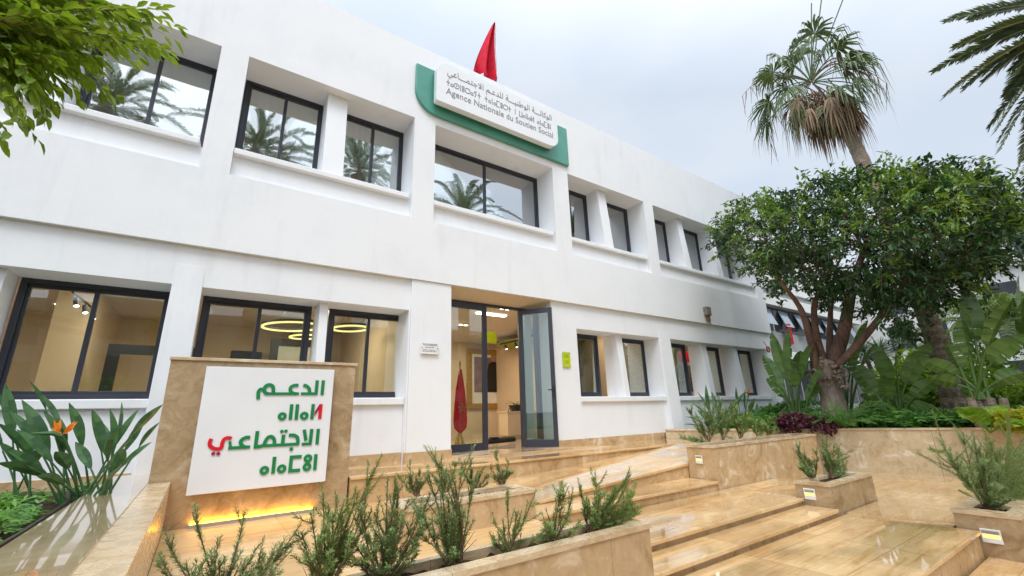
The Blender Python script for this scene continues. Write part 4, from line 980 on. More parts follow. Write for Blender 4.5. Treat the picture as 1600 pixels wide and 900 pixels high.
for p, c, dz, e in cl:
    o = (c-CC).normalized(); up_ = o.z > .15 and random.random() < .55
    isf = random.random() < (.10 + (.40 if (p[1] < 350 and dz < .6) else 0) + (.2 if p[0] < 1230 else 0))  # new growth, plus the lit top and left of the crown put into colour
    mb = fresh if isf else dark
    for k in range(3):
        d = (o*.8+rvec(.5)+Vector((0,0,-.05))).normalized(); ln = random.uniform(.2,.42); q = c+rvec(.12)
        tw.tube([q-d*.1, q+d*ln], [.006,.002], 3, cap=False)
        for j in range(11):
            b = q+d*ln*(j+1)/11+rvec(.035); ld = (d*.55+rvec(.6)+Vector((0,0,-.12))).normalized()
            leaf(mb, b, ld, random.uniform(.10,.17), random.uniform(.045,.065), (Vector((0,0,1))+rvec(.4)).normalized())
tips = [path([pts[-1]])[0] for pts, r in limbs]
for p, c, dz, e in random.sample(cl, 60):
    a = min(tips, key=lambda t: (t-c).length); mid = a.lerp(c, .5)+rvec(.12)+Vector((0,0,-.1)); tw.tube(smooth([a, mid, c], 4), [.035,.032,.028,.024,.02,.016,.012,.008,.005], 5)
tw.build('twigs', M['limb'], TR); o = dark.build('crown', M['figD'], TR); o['label'] = 'dark older foliage with painted shade'; o = fresh.build('crown', M['figL'], TR); o['label'] = 'bright fresh foliage with painted light'

# ---- tree leaning into the upper left corner
NT = thing('overhanging_tree', 'bright green leafy branches hanging in from the upper left', 'tree', (-5.8, 1.2, -.67))
m = MB(); tk = [Vector((-5.8,1.2,-.7)), Vector((-5.7,1.2,.8)), Vector((-5.3,1.4,1.9)), Vector((-4.6,1.8,2.6))]; m.tube(smooth(tk, 4), [.12-.005*i for i in range(13)], 10); m.build('trunk', M['bark'], NT, smooth=True)
hub = Vector((-4.6,1.8,2.6)); tw = MB(); lf = MB()
tipsl = [(285,45),(268,60),(266,85),(245,68),(218,88),(205,95),(178,152),(168,150),(120,150),(118,120),(56,215),(44,200),(28,165),(5,228),(62,180),(140,110),(200,60),(100,105),(90,140),(232,30),(250,15),(225,45),(190,75),(150,90),(235,78),(160,60),(130,130),(60,150),(20,200),(35,120),(215,22),(180,20),(255,75)]
tipsl += [(random.uniform(0,230)*random.random()**.6, random.uniform(-20,110)) for _ in range(58)]+[(random.uniform(-10,90), random.uniform(80,175)) for _ in range(22)]
for x, y in tipsl:
    D = random.uniform(2.55, 3.25); tip = at_d(x, y, D); s0 = at_d(random.uniform(-130,-60), random.uniform(-30,75), D+.15)
    mid = s0.lerp(tip, .55)+Vector((0,0,.10))+rvec(.03); P = [s0*(1-t)**2+mid*2*t*(1-t)+tip*t*t for t in [k/20 for k in range(21)]]
    tw.tube(P, [.0055-.00026*k for k in range(21)], 5)
    for k in range(4, 21):
        d = (P[k]-P[k-1]).normalized(); sd = d.cross(Vector((0,0,1))).normalized()
        for sg in (-1, 1):
            if random.random() < .88:
                ld = (d*.8+sd*sg*random.uniform(.3,.9)+Vector((0,0,random.uniform(-.5,.15)))+rvec(.15)).normalized()
                leaf(lf, P[k]+rvec(.008), ld, random.uniform(.055,.092), random.uniform(.024,.036), (Vector((0,0,1))+rvec(.35)).normalized(), .22, .3)
for k in range(10):
    s0 = at_d(random.uniform(-130,-60), random.uniform(-30,75), 3.0); tw.tube(smooth([hub, hub.lerp(s0,.5)+rvec(.1), s0], 3), [.05,.045,.04,.03,.02,.012,.008], 6)
tw.build('twigs', M['limb'], NT); lf.build('crown', M['nearleaf'], NT)

# ---- palms
def pinnate(fm, rm, P, n, LL, W, tapr=.35, droop=.35, vee=.5, rr=.02):
    """leaflets along the curve P"""
    Ls = [0]
    for a, b in zip(P[:-1], P[1:]): Ls.append(Ls[-1]+(b-a).length)
    if rm is not None: rm.tube(P, [rr*(1-.85*i/(len(P)-1)) for i in range(len(P))], 5)
    for i in range(n):
        s = .10+.90*i/(n-1); t = s*Ls[-1]; k = 0
        while k < len(P)-2 and Ls[k+1] < t: k += 1
        f = (t-Ls[k])/max(1e-6, Ls[k+1]-Ls[k]); p = P[k].lerp(P[k+1], f); d = (P[k+1]-P[k]).normalized()
        sd = d.cross(Vector((0,0,1))); sd = sd.normalized() if sd.length > 1e-3 else Vector((1,0,0)); u = sd.cross(d)
        l = LL*(tapr+(1-tapr)*math.sin(math.pi*min(1, .12+.86*s))**.7)
        for sg in (-1, 1):
            ld = (d*.62+sd*sg*.8+u*vee*random.uniform(.3,1)+rvec(.07)).normalized(); q = p+ld*l*.55; e = p+ld*l+Vector((0,0,-droop*l*random.uniform(.5,1.2)))
            ww = d*W*.5
            fm.add([p-ww*.6, p+ww*.6, q+ww, e, q-ww], [(0,1,2,4),(4,2,3)])
def bez(a, c, b, n=14): return [a*(1-t)**2+c*2*t*(1-t)+b*t*t for t in [k/n for k in range(n+1)]]
LEFT = -RT
def date_palm(base, head, label, tips=(), nrand=40, FL=3.6, seed=1, nlf=80):
    rg = random.Random(seed); base, head = Vector(base), Vector(head)
    t_ = thing('date_palm', label, 'palm tree', base); m = MB()
    P = bez(base, base.lerp(head,.5)+Vector((rg.uniform(-.3,.3),rg.uniform(-.3,.3),0)), head-Vector((0,0,.3)), 20); m.tube(P, [.34+.03*(i%2)+(.12 if i > 17 else 0) for i in range(21)], 12); m.build('trunk', M['palmbark'], t_)
    fm, rm = MB(), MB(); curves = []
    for tip in tips:
        tip = Vector(tip); L = (tip-head).length; hor = Vector((tip.x-head.x, tip.y-head.y, 0)); c = head+hor*.5+Vector((0,0,(tip.z-head.z)*.5+(.17 if tips and nlf > 100 else .24)*L)); curves.append(bez(head, c, tip))
    for k in range(nrand):
        az = k*2.39996+rg.uniform(-.2,.2); el = math.radians(85-125*(k/nrand)+rg.uniform(-6,6)); h = Vector((math.cos(az), math.sin(az), 0)); L = FL*rg.uniform(.85,1.1)
        if tips and h.dot(LEFT) > -.1 and el < 1.2: continue
        d = h*math.cos(el)+Vector((0,0,math.sin(el))); c = head+d*L*.6; tip = head+d*L*.85+h*L*.15-Vector((0,0,L*(.22+.33*math.cos(el)))); curves.append(bez(head, c, tip))
    for P in curves: pinnate(fm, rm, P, nlf, .36, .046, .3, .12, .25, .03)
    rm.build('frond_stalks', M['rachis'], t_); fm.build('fronds', M['frond'], t_); return t_
hd_ = at_d(1750, 5, 14.5)
PT_ = [at_d(x, y, 14.5+random.uniform(-1.2,.4)) for x, y in [(1458,112),(1476,150),(1506,138),(1536,128),(1546,200),(1476,34),(1515,32),(1556,205),(1562,235),(1588,272),(1570,150),(1560,222),(1500,95),(1490,75),(1530,60),(1580,110),(1600,190),(1605,230)]]
date_palm((hd_.x-.4, hd_.y-1.0, -.6), hd_, 'date palm with arching feathery fronds at the upper right edge', PT_, 44, 3.6, 5, 120)
for k, (px, py, D, lab) in enumerate([(178,172,25,'date palm across the plaza mirrored in the upper left window'),(405,238,24,'date palm across the plaza mirrored left of the entrance'),(562,262,26,'date palm across the plaza mirrored beside the teal sign'),(722,338,26,'date palm across the plaza mirrored above the entrance'),(900,368,30,'date palm across the plaza mirrored in the far windows')]):
    q = at_d(px, py, D); hh = Vector((q.x, 15.2-q.y, q.z)); date_palm((hh.x+.3, hh.y-.2, -1.6), hh, lab, (), 40, 4.2, 8+k)

def fan_leaf(m, pm, o, d, pl, fl, rg, nseg=22, arc=2.0, dr=.5):
    d = d.normalized(); c = o+d*pl*.5+Vector((0,0,.08*pl)); e = o+d*pl-Vector((0,0,.10*pl)); P = bez(o, c, e, 6); pm.tube(P, .018, 5, cap=False)
    dd = (P[-1]-P[-2]).normalized(); s = dd.cross(Vector((0,0,1))); s = s.normalized() if s.length > 1e-3 else Vector((1,0,0)); u = s.cross(dd)
    for k in range(nseg):
        a = (k/(nseg-1)-.5)*2*arc; sd = (dd*math.cos(a)+s*math.sin(a)+u*.12*abs(math.sin(a))).normalized(); l = fl*rg.uniform(.8,1.1)*(1-.22*abs(a)/arc)
        sd = (sd+Vector((rg.gauss(0,.09),rg.gauss(0,.09),rg.gauss(0,.09)))).normalized(); w_ = (dd*-math.sin(a)+s*math.cos(a))*fl*.047; p1 = e+sd*l*.42; p2 = e+sd*l*.78+Vector((0,0,-dr*l*.24)); p3 = e+sd*l*rg.uniform(.85,1.0)+Vector((0,0,-dr*l*rg.uniform(.5,1.1)))
        m.add([e, p1+w_, p2+w_*.5, p3, p2-w_*.5, p1-w_], [(0,1,5),(1,2,4,5),(2,3,4)])
FP = thing('fan_palm', 'tall fan palm with brown dead skirt rising behind the tree', 'palm tree', at_d(1495, 660, 15.2))
P = smooth(path([(1500,680,15.2),(1480,590,15.2),(1455,512,15.3),(1410,400,15.5),(1352,262,15.8),(1330,216,16),(1310,180,16.1),(1292,155,16)]), 6); n = len(P)
m = MB(); m.tube(P, [(.225-.05*min(1,i/(n*.62)))+.012*(i%2) for i in range(n)], 14); # old leaf bases on the lower trunk
for i in range(2, 17):
    a, b = P[i], P[i+1]; t = (b-a).normalized(); u = t.orthogonal().normalized(); v = t.cross(u); r = .225-.05*min(1,i/(n*.62))
    for k in range(9):
        an = 2*math.pi*(k+.5*(i%2))/9; o = u*math.cos(an)+v*math.sin(an); s = v*math.cos(an)-u*math.sin(an); q = a+o*(r-.015)
        m.add([q-s*.07, q+s*.07, q+t*.15+o*.07+s*.035, q+t*.15+o*.07-s*.035, q+t*.02+o*.02], [(0,1,2,3),(0,3,4),(1,4,2)])
m.build('trunk', M['palmbark'], FP)
rg = random.Random(11); gm, gp, dm, dp = MB(), MB(), MB(), MB(); hc = at_d(1268, 128, 16)
vr, vu = RT, Vector((0,0,1))
lv = [(1200,75,.9),(1232,95,.9),(1262,45,1.0),(1290,60,.8),(1225,150,.9),(1195,175,.9),(1330,110,.9),(1345,85,1.0),(1325,60,1.0),(1310,35,1.0),(1275,20,1.0),(1250,70,.9),(1305,180,.9),(1320,140,.8),(1240,190,.8),(1215,120,.9),(1280,90,.8),(1345,135,.8),(1365,125,.8),(1352,95,.9),(1182,120,.9),(1185,205,.8),(1350,160,.7),(1235,50,.8)]
random.Random(4).shuffle(lv); lv = lv[:25]
for x, y, s in lv:
    e = at_d(x, y, 16+rg.uniform(-1.3,1.0)); d = e-hc; pl = max(.7, d.length*.72); fan_leaf(gm, gp, hc+d.normalized()*.1, d+Vector((0,0,.25)), pl, .95*s, rg, 22, rg.uniform(1.3,1.9), rg.uniform(.7,1.9))
for k in range(5):
    az = k*.63; d = Vector((math.cos(az), math.sin(az), rg.uniform(-.1,.9))); fan_leaf(gm, gp, hc, d, rg.uniform(1.0,1.5), .95, rg, 22, 1.9, .9)
for k in range(3):
    tip = at_d([1320,1285,1268][k], [-8,-12,5][k], 16); gp.tube([hc, tip], .02, 5)
hs = at_d(1262, 150, 15.9)
for k in range(58):
    az = k*2.39996; z = -rg.uniform(.5,1.6); hs = at_d(1240+76*rg.random(), 122+26*rg.random(), 15.7+rg.uniform(-.3,.5)); d = Vector((math.cos(az)*.55, math.sin(az)*.55, z)); base = hs-Vector((0,0,rg.uniform(0,.55))); fan_leaf(dm, dp, base, d, rg.uniform(.35,.6), rg.uniform(.55,.95), rg, 13, .5, 1.3)
for x, y, x2, y2 in [(1340,105,1385,130),(1345,100,1365,120),(1180,145,1160,150),(1185,200,1205,225),(1335,95,1350,110)]:   # bare arching flower stalks
    a, b = at_d(x, y, 15.9), at_d(x2, y2, 15.9); Q = bez(hc, a.lerp(hc,.3)+Vector((0,0,1.1)), b, 12); dp.tube(Q, [.03-.002*i for i in range(13)], 5)
    for q in Q[5:]:
        for _ in range(2): dp.tube([q, q+Vector((rg.uniform(-.2,.2), rg.uniform(-.2,.2), -rg.uniform(.4,1.0)))], [.012,.004], 4)
o = gm.build('crown', M['fan'], FP); gp.build('leaf_stalks', M['petiole'], FP); o = dm.build('dead_skirt', M['dead'], FP); dp.build('dead_stalks', M['stem'], FP)

# ---- giant bird of paradise plants with torn banana-like leaves
def banana(basepx, dist, zb, leaves, label, trunk=0):
    b = at_d(basepx[0], basepx[1], dist); b.z = zb; t_ = thing('giant_strelitzia', label, 'plant', b, 'giant strelitzia plants in the garden bed')
    view = Vector((b.x, b.y, 0)).normalized(); side = Vector((view.y, -view.x, 0))
    if trunk:
        m = MB()
        for k in range(5): 
            o = rvec(.09); o.z = 0; m.tube([b+o, b+o*1.2+Vector((0,0,trunk))+rvec(.04)], [.085,.06], 8)
        m.build('trunk', M['palmbark'], t_)
    for tipx, tipy, frac, L, W in leaves:
        tip = at_d(tipx, tipy, dist+random.uniform(-.5,.4)); o = b+Vector((0,0,trunk))+side*random.uniform(-.1,.1)
        d = tip-o; j = o+d*frac+Vector((0,0,.10*d.length)); P = bez(o, o.lerp(j,.5)+Vector((0,0,.12*d.length)), j, 6)
        m = MB(); m.tube(P, [.03-.002*k for k in range(7)], 6)
        ld = (tip-j); L_ = ld.length*1.02; dd = ld.normalized()+Vector((0,0,.22))
        r = random.uniform(-.5,.5)+ (1.0 if random.random() < .6 else -.9)
        blade(m, j, dd, L_, W*.86, .55, n=14, fold=random.uniform(.15,.4), tears=.2, roll=r, wid=lambda s: 1.75*(s+.03)**.45*max(0,1-s)**.6)
        m.build('leaf', M['banana'], t_)
banana((1246,652), 12.4, -.56, [(1194,555,.45,1,.42),(1207,520,.4,1,.45),(1232,512,.42,1,.5),(1250,548,.5,1,.46),(1270,530,.45,1,.44),(1284,575,.5,1,.4),(1200,590,.5,1,.38),(1215,600,.5,1,.34),(1278,600,.55,1,.4),(1236,570,.55,1,.42)], 'torn leaved strelitzia against the building corner left of the tree')
banana((1402,655), 12.9, -.56, [(1326,558,.42,1,.5),(1342,580,.45,1,.48),(1365,538,.45,1,.5),(1400,545,.5,1,.5),(1448,535,.42,1,.52),(1462,590,.5,1,.46),(1440,610,.5,1,.42),(1345,615,.5,1,.42),(1455,630,.55,1,.4),(1380,590,.5,1,.46)], 'wide strelitzia with broad leaves in the middle of the bed')
banana((1542,650), 11.9, -.56, [(1440,560,.42,1,.44),(1450,590,.45,1,.42),(1502,500,.45,1,.46),(1508,452,.42,1,.52),(1575,470,.45,1,.5),(1600,520,.45,1,.5),(1478,535,.45,1,.46),(1600,580,.5,1,.44),(1500,610,.5,1,.36),(1575,600,.5,1,.4)], 'large strelitzia with brown trunk toward the right edge', .55)
banana((1640,650), 12.2, -.56, [(1590,430,.45,1,.5),(1610,445,.45,1,.5),(1585,500,.45,1,.46),(1650,470,.45,1,.5),(1600,470,.5,1,.44)], 'strelitzia at the right edge with one upright leaf', .5)
# extra young leaves and the banana leaf over the green sign
banana((1325,640), 14.2, -.56, [(1352,500,.5,1,.34),(1338,530,.5,1,.34),(1318,505,.55,1,.3),(1368,535,.55,1,.3)], 'narrow leaved strelitzia growing behind the tree trunk')

# ---- bird of paradise flowers in the left bed
def strelitzia(base, leaves, label, flower=None, W=.12):
    b = Vector(base); t_ = thing('bird_of_paradise', label, 'plant', b, 'bird of paradise plants with paddle leaves')
    for tip, frac, w_ in leaves:
        tip = Vector(tip); o = b+Vector((random.uniform(-.12,.12), random.uniform(-.12,.12), 0)); d = tip-o; j = o+d*frac+Vector((0,0,.06*d.length)); m = MB()
        m.tube(bez(o, o.lerp(j,.5)+Vector((0,0,.05*d.length)), j, 6), [.011-.0008*k for k in range(7)], 6)
        ld = tip-j; blade(m, j, ld.normalized()+Vector((0,0,.12)), ld.length*1.02, w_, .3, n=9, fold=random.uniform(.25,.6), roll=random.choice((-1,1))*random.uniform(.5,1.3), wid=lambda s: .82*math.sin(math.pi*min(1,s*.92+.07))**.9)
        m.build('leaf', M['strel'], t_)
    if flower:
        f = Vector(flower); m = MB(); m.tube(bez(b, b.lerp(f,.6)+Vector((.02,0,.1)), f, 8), .012, 6); m.tube([f, f+Vector((-.06,-.01,.03)), f+Vector((-.2,-.03,.035))], [.016,.02,.003], 8); m.build('flower_stalk', M['strel'], t_)
        m = MB()
        for k in range(11):
            d = Vector((random.uniform(-.55,.75), random.uniform(-.4,.4), random.uniform(.35,1.1))); leaf(m, f+Vector((random.uniform(-.03,.03),0,.02)), d, random.uniform(.075,.135), .026, Vector((0,-1,0)), .3, .1)
        m.build('petals', M['orange'], t_)
def y_at(px, py, Y): return at_y(px, py, Y)
Yb = 5.5
b0 = at_y(125, 775, Yb); b0.z = -.66
strelitzia(b0, [(y_at(38,625,Yb),.42,.15),(y_at(88,705,Yb-.3),.6,.13),(y_at(0,660,Yb),.5,.13),(y_at(62,612,Yb+.2),.6,.09),(y_at(12,700,Yb-.3),.5,.12),(y_at(96,655,Yb),.55,.1),(y_at(18,640,Yb+.2),.5,.1),(y_at(0,720,Yb-.4),.5,.12),(y_at(48,595,Yb+.1),.7,.06),(y_at(70,640,Yb-.1),.5,.1),(y_at(110,630,Yb+.1),.5,.12),(y_at(60,740,Yb-.6),.5,.1),(y_at(30,670,Yb-.2),.5,.11)], 'paddle leaved plant with orange crane flower in left bed', y_at(97,682,Yb-.1))
b0 = at_y(150, 782, Yb-.1); b0.z = -.66
strelitzia(b0, [(y_at(172,640,Yb),.45,.15),(y_at(190,628,Yb+.2),.55,.09),(y_at(183,670,Yb-.2),.5,.13),(y_at(252,632,Yb-.2),.62,.10),(y_at(248,660,Yb-.1),.62,.08),(y_at(205,685,Yb-.3),.5,.1),(y_at(190,725,Yb-.5),.5,.12),(y_at(120,690,Yb),.5,.1),(y_at(215,640,Yb),.5,.1),(y_at(225,655,Yb+.1),.55,.09),(y_at(160,660,Yb+.1),.5,.12),(y_at(235,690,Yb-.3),.5,.1),(y_at(145,640,Yb-.1),.5,.13),(y_at(195,700,Yb-.5),.5,.12)], 'paddle leaved plant without flower nearest the sign wall')
b0 = at_y(45, 770, 5.9); b0.z = -.66
strelitzia(b0, [(y_at(10,600,5.9),.5,.13),(y_at(-30,640,5.9),.5,.13),(y_at(45,650,5.9),.5,.12),(y_at(0,690,5.8),.5,.12),(y_at(70,690,5.8),.5,.1),(y_at(-20,590,6.0),.5,.13)], 'paddle leaved plant at the left edge under the window')
# lily-like clump by the right building pier
b0 = at_d(1120, 668, 11.0); b0.z = -.56
strelitzia(b0, [(at_d(x,y,11+random.uniform(-.3,.3)),f,w_) for x, y, f, w_ in [(1103,602,.35,.17),(1090,612,.4,.13),(1082,628,.45,.11),(1112,612,.45,.12),(1128,622,.45,.12),(1150,625,.5,.12),(1072,650,.5,.08),(1068,662,.5,.07),(1135,640,.5,.1),(1163,612,.45,.12),(1090,640,.5,.1)]], 'broad leaved plant beside the pier at the left end of bed', None)
b0 = at_d(1160, 668, 12.0); b0.z = -.56
strelitzia(b0, [(at_d(x,y,12+random.uniform(-.3,.3)),f,w_) for x, y, f, w_ in [(1165,608,.45,.15),(1178,622,.45,.13),(1140,628,.5,.12),(1150,605,.5,.12),(1190,635,.5,.12)]], 'paddle leaved plant with orange flower under the last windows', at_d(1170,616,12))

# ---- rosette plants and low shrubs in the right bed
def rosette(center, n, L, W, mat, label, name='flax_clump', cat='plant', group=None, up=(.5,1.6), droop=(1.2,2.4)):
    c = Vector(center); t_ = thing(name, label, cat, c, group); m = MB()
    for k in range(n):
        an = random.uniform(0, 6.283); blade(m, c+Vector((math.cos(an),math.sin(an),0))*.05, (math.cos(an),math.sin(an),random.uniform(*up)), L*random.uniform(.7,1.15), W, random.uniform(*droop), n=6, fold=.3)
    m.build('leaves', M[mat], t_); return t_
def bed(px, py, dist): p = at_d(px, py, dist); p.z = -.56; return p
for px, d, lab in [(1188,11.9,'arching strap leaved clump beside the purple plant'),(1215,12.3,'arching strap leaved clump in front of the torn strelitzia'),(1165,12.3,'arching strap leaved clump under the windows'),(1345,12.4,'arching strap leaved clump behind the cycad'),(1240,12.0,'arching strap leaved clump left of the tree trunk')]:
    rosette(bed(px,660,d), 60, .75, .055, 'cover', lab, group='strap leaved clumps in the garden bed')
CY = thing('cycad', 'cycad rosette with stiff feathery fronds below the tree trunk', 'plant', bed(1322,672,11.4))
fm, rm = MB(), MB(); c = bed(1322,672,11.4)
for k in range(26):
    an = k*2.39996; el = random.uniform(.25,.95); h = Vector((math.cos(an),math.sin(an),0)); L = random.uniform(.65,.95)
    pinnate(fm, rm, bez(c+Vector((0,0,.08)), c+h*L*.5+Vector((0,0,L*el)), c+h*L+Vector((0,0,L*el*.55)), 9), 26, .13, .016, .4, .05, .5, .008)
rm.build('frond_stalks', M['petiole'], CY); fm.build('fronds', M['cover'], CY)
def leaf_shrub(center, rad, n, L, W, mat, label, name='shrub', cat='shrub', flat=1.0, stems=True):
    c = Vector(center); t_ = thing(name, label, cat, c); m = MB(); s_ = MB(); lob = [c+Vector((random.uniform(-1,1)*rad[0]*.7, random.uniform(-1,1)*rad[1]*.7, rad[2]*random.uniform(.45,1.35))) for _ in range(14)]
    for _ in range(n):
        b = random.choice(lob); r = rvec(1).normalized()*random.random()**.4*min(rad)*.55; p = b+r
        if p.z < c.z: p.z = c.z+random.random()*.1
        leaf(m, p, (r.normalized()+Vector((0,0,.2))+rvec(.5)), L*random.uniform(.7,1.2), W, (Vector((0,0,1))+rvec(.4)).normalized())
    for b in lob: s_.tube([c, c.lerp(b,.6)+rvec(.05), b], [.02,.014,.006], 5)
    s_.build('stems', M['stem'], t_); m.build('foliage', M[mat], t_); return t_
leaf_shrub(bed(1250,668,11.3), (.50,.35,.20), 900, .10, .05, 'purple', 'low dark purple leaved plant left of the tree trunk', 'purple_plant', 'plant')
leaf_shrub(bed(1284,670,11.2), (.42,.30,.14), 500, .10, .05, 'purple', 'sprawling purple leaved plant in front of the tree trunk', 'purple_plant', 'plant')
leaf_shrub(bed(1596,664,11.5), (.45,.35,.20), 800, .11, .055, 'yellow', 'yellow leaved shrub on the wall at the right edge')
leaf_shrub(bed(1505,640,17.5), (1.5,1.3,1.25), 4200, .16, .08, 'bush', 'rounded bright green bush behind the palm trunk')
leaf_shrub(bed(1440,640,18.5), (1.3,1.0,.9), 2500, .15, .07, 'bush', 'lower bright green bush left of the palm trunk')
leaf_shrub(bed(1390,650,15), (.9,.6,.35), 1500, .13, .06, 'cover', 'dark low shrub behind the wide strelitzia')
leaf_shrub(bed(1230,655,14.5), (1.6,.6,.35), 1700, .13, .06, 'cover', 'dark low hedge behind the torn strelitzia', 'hedge', 'hedge')
leaf_shrub(bed(1600,640,16), (1.2,1.0,.5), 1800, .15, .07, 'bush', 'tall green bush behind the right strelitzia')
PH = thing('split_leaf_plant', 'large lobed bright leaf plant leaning over the wall', 'plant', bed(1545,665,11.2)); m = MB()
c = bed(1545,668,11.2)
for k in range(9):
    d = Vector((random.uniform(-.7,.7), random.uniform(-.7,.7), random.uniform(.4,1.1))); blade(m, c+d*.25, d, random.uniform(.3,.42), .3, 1.2, n=8, fold=.2, tears=.25, roll=random.uniform(-1,1)); m.tube([c, c+d*.25], .008, 5)
m.build('leaves', M['bush'], PH)
# feathery ground cover: nobody could count it
def cover(pts, mat, name, label, Lr, seedn=5, nl=8, LL=.07, W=.022, cat='ground cover'):
    m = MB()
    for p in pts:
        for k in range(seedn):
            an = random.uniform(0, 6.283); h = Vector((math.cos(an),math.sin(an),0)); L = random.uniform(*Lr); el = random.uniform(.4,1.3); o = Vector(p)
            pinnate(m, None, bez(o, o+h*L*.35+Vector((0,0,L*el*.8)), o+h*L*.9+Vector((0,0,L*el*.45)), 5), nl, LL, W, .5, .15, .3)
    o = m.build(name, M[mat]); return tag(o, label, cat, kind='stuff')
pts = []
for _ in range(360):
    t = random.uniform(.12, 1.0); q = Vector((RWP[0][0], RWP[0][1], 0)).lerp(Vector((RWP[3][0], RWP[3][1], 0)), t); o = random.uniform(.34, 1.5); c_ = (q.x+nv_.x*o, q.y+nv_.y*o, -.57)
    if (Vector(c_)-bed(1322,672,11.4)).length > .75 and (Vector(c_)-bed(1260,668,11.3)).length > .6: pts.append(c_)
cover(pts, 'cover', 'ground_cover', 'feathery green ground cover along the top of the retaining wall', (.30,.55), 5, 6, .19, .062)
pts = [(random.uniform(10.6,22), random.uniform(-4,6.8), -.57) for _ in range(420)]; pts = [p for p in pts if (Vector((p[0],p[1]))-Vector(RWP[0])).dot(nv_) > 1.2]
cover(pts, 'cover', 'low_planting', 'dark green low planting filling the back of garden bed', (.35,.7), 6, 8, .15, .04)
pts = []
for _ in range(330):
    Y = random.uniform(2.3, 5.6); x = -1.0-random.random()**1.3*2.6; pts.append((x, Y, -.67))
pts = [p for p in pts if not (p[1] > 4.6 and p[0] > -1.25)]
cover(pts, 'fern', 'ground_cover', 'bright feathery ground cover filling the bed at lower left', (.15,.30), 5, 8, .075, .026)
pts = [(random.uniform(-2.4,-.82), random.uniform(4.3,6.6), -.67) for _ in range(90)]
cover(pts, 'cover', 'low_planting', 'small dark leaves at the foot of the paddle leaved plants', (.10,.2), 4, 6, .05, .022)
# dragon tree and feathery palm farther back
DT = thing('dragon_tree', 'small grey green dragon tree far behind the strelitzia', 'tree', bed(1382,620,21)); c = bed(1382,620,21); m = MB(); f = MB()
heads = []
for k in range(6):
    e = at_d(1382+random.uniform(-42,42), 548+random.uniform(-12,14), 21+random.uniform(-.8,.8)); m.tube(smooth([c, c+Vector((0,0,.9)), c.lerp(e,.75), e], 4), [.12-.006*i for i in range(13)], 7); heads.append(e)
for e in heads:
    for _ in range(75):
        d = rvec(1); d.z = abs(d.z)*.8-.1; blade(f, e, d, random.uniform(.45,.7), .05, .5, n=3, fold=.2)
m.build('trunk', M['palmbark'], DT); f.build('crown', M['dracaena'], DT)
date2 = []
def feather_palm(base, head, label, n, FL, seed):
    rg = random.Random(seed); base, head = Vector(base), Vector(head); t_ = thing('feathery_palm', label, 'palm tree', base); m = MB(); m.tube([base, base.lerp(head,.5), head], [.12,.1,.09], 8); m.build('trunk', M['palmbark'], t_); fm, rm = MB(), MB()
    for k in range(n):
        az = k*2.39996; el = R(80-95*(k/n)); h = Vector((math.cos(az),math.sin(az),0)); L = FL*rg.uniform(.8,1.1); d = h*math.cos(el)+Vector((0,0,math.sin(el))); pinnate(fm, rm, bez(head, head+d*L*.6, head+d*L*.75+h*L*.2-Vector((0,0,.35*L))), 34, .42, .03, .4, .6, .3)
    rm.build('frond_stalks', M['petiole'], t_); fm.build('fronds', M['rose2'], t_)
h = at_d(1535, 505, 19); feather_palm((h.x,h.y,-.6), h, 'soft feathery palm in front of the white apartments', 22, 1.9, 3)
h = at_d(1592, 500, 18); feather_palm((h.x,h.y,-.6), h, 'soft feathery palm nearest the right edge', 22, 1.9, 4)

# ---------------------------------------------------------------- buildings beyond
GB = thing('grey_building', 'grey building with tilted awning windows beyond the white office', 'building', (26, 12, -.6))
gy = 10.0
def gp(px, py): p = at_y(px, py, gy); return p.x, p.z
m = MB(); m.box(17.2, 33, gy, 20, -.62, 9.0); m.build('wall', M['greywall'], GB)
zA = gp(1230,493)[1]; zB = gp(1230,520)[1]; zC = gp(1230,560)[1]
m = MB(); m.box(17.0, 33.2, gy-.35, gy-.002, zA+.25, zA+.75); m.build('canopy', M['whitewall'], GB); m = MB(); m.box(17.0,33.2,gy-.22,gy-.002,zC-.05,zC+.30); m.build('ledge', M['whitewall'], GB)
m = MB(); m.box(17.1, 33.1, gy-.12, gy-.002, zA+1.2, 9.0); m.build('upper_panel', M['whitewall'], GB)
for k in range(9):
    x = 17.5+k*1.7; m = MB(); m.box(x, x+1.5, gy-.03, gy-.001, zB+.0, zA+.2); wn = m.build('window', M['darkglass'], GB)
    m = MB(); m.hexa([(x+.5,gy-.36,zB+.2),(x+1.3,gy-.36,zB+.2),(x+1.3,gy-.32,zB+.2),(x+.5,gy-.32,zB+.2),(x+.5,gy-.06,zA+.12),(x+1.3,gy-.06,zA+.12),(x+1.3,gy-.035,zA+.12),(x+.5,gy-.035,zA+.12)]); m.build('awning_sash', M['skyglass'], wn)
    m = MB(); m.box(x, x+1.5, gy-.03, gy-.001, .0, zC-.25); m.build('window', M['darkglass'], GB)
a = at_y(1231,520,gy-.3); m = MB(); m.box(a.x, a.x+.35, gy-.34, gy-.26, a.z-.55, a.z+.45); tag(m.build('hanging_banner', M['red'], origin=(a.x,gy-.3,a.z)), 'small vertical red banner on the grey building', 'banner')
a, b = at_y(1300,545,gy-.5), at_y(1337,574,gy-.5); GS = thing('shop_sign', 'green shop sign board with white end behind tree trunk', 'sign', (a.x,gy-.5,b.z))
m = MB(); m.box(a.x, b.x, gy-.6, gy-.4, b.z, a.z); m.build('board', M['awning'], GS); m = MB(); m.box(b.x, b.x+.5, gy-.6, gy-.4, b.z, a.z+.1); m.build('end_panel', M['whitewall'], GS)
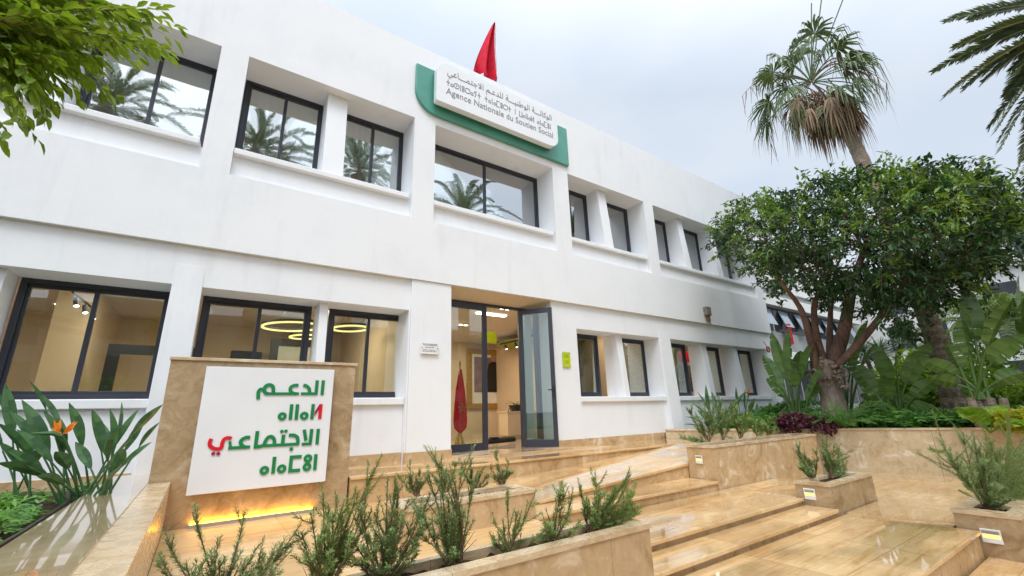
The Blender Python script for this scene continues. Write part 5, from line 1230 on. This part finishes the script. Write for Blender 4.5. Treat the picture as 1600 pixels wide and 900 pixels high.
WB = thing('apartment_building', 'white apartment blocks with slanted windows on the far right', 'building', (40, 4, -.6))
m = MB(); m.prism([(33.5,9.8),(33.5,5.2),(37,5.0),(37,1.0),(48,1),(48,14),(33.5,14)], -.62, 7.2); m.prism([(39,-9),(52,-9),(52,6),(39,6)], -.62, 10.2); m.build('wall', M['whitewall'], WB)
m = MB(); m.prism([(33.2,10),(33.2,4.9),(36.7,4.7),(36.7,.7),(48,.7),(48,14)], 7.2, 7.5); m.prism([(38.7,-9.3),(52,-9.3),(52,6.3),(38.7,6.3)], 10.2, 10.5); m.build('roof', M['whitewall'], WB)
for z in (.6, 2.9, 5.0):
    for y in (5.9, 7.4): m = MB(); m.box(33.45, 33.499, y, y+1.1, z, z+1.4); m.build('window', M['darkglass'], WB)
    for y in (1.5, 3.2): m = MB(); m.box(36.95, 36.999, y, y+1.3, z, z+1.4); m.build('window', M['darkglass'], WB)
for z in (.6, 3.2, 5.6, 8.0):
    for y in (-8,-5.6,-3.2,-.8,1.6): m = MB(); m.box(38.95, 38.999, y, y+1.4, z, z+1.5); m.build('window', M['darkglass'], WB); 
    m = MB(); m.box(37.8, 38.94, -8.6, 0.4, z-.45, z-.3); m.box(37.8, 37.9, -8.6, .4, z-.3, z+.5); m.build('balcony', M['whitewall'], WB)
# opposite side: reflected building, made taller, and added hedges that block the mirrored sky
OB = thing('opposite_building', 'pale building with louvred shutters across the plaza behind viewer', 'building', (4,-27,-1.6))
m = MB(); m.box(-34, 60, -36, -26, -1.62, 8.6); m.build('wall', M['greywall'], OB)
for k in range(16):
    for z in (-.6, 2.4, 5.4): m = MB(); m.box(-30+k*3.9, -28+k*3.9, -26, -25.95, z, z+1.9); m.build('window', M['darkglass'], OB)
leaf_shrub((-6,-19,-1.6), (6,2,2.4), 5200, .35, .17, 'cover', 'unseen hedge added across the plaza on the left to block sky reflections', 'hedge', 'hedge')
leaf_shrub((9,-19,-1.6), (7,2,2.2), 5200, .35, .17, 'cover', 'unseen hedge added across the plaza on the right to block sky reflections', 'hedge', 'hedge')
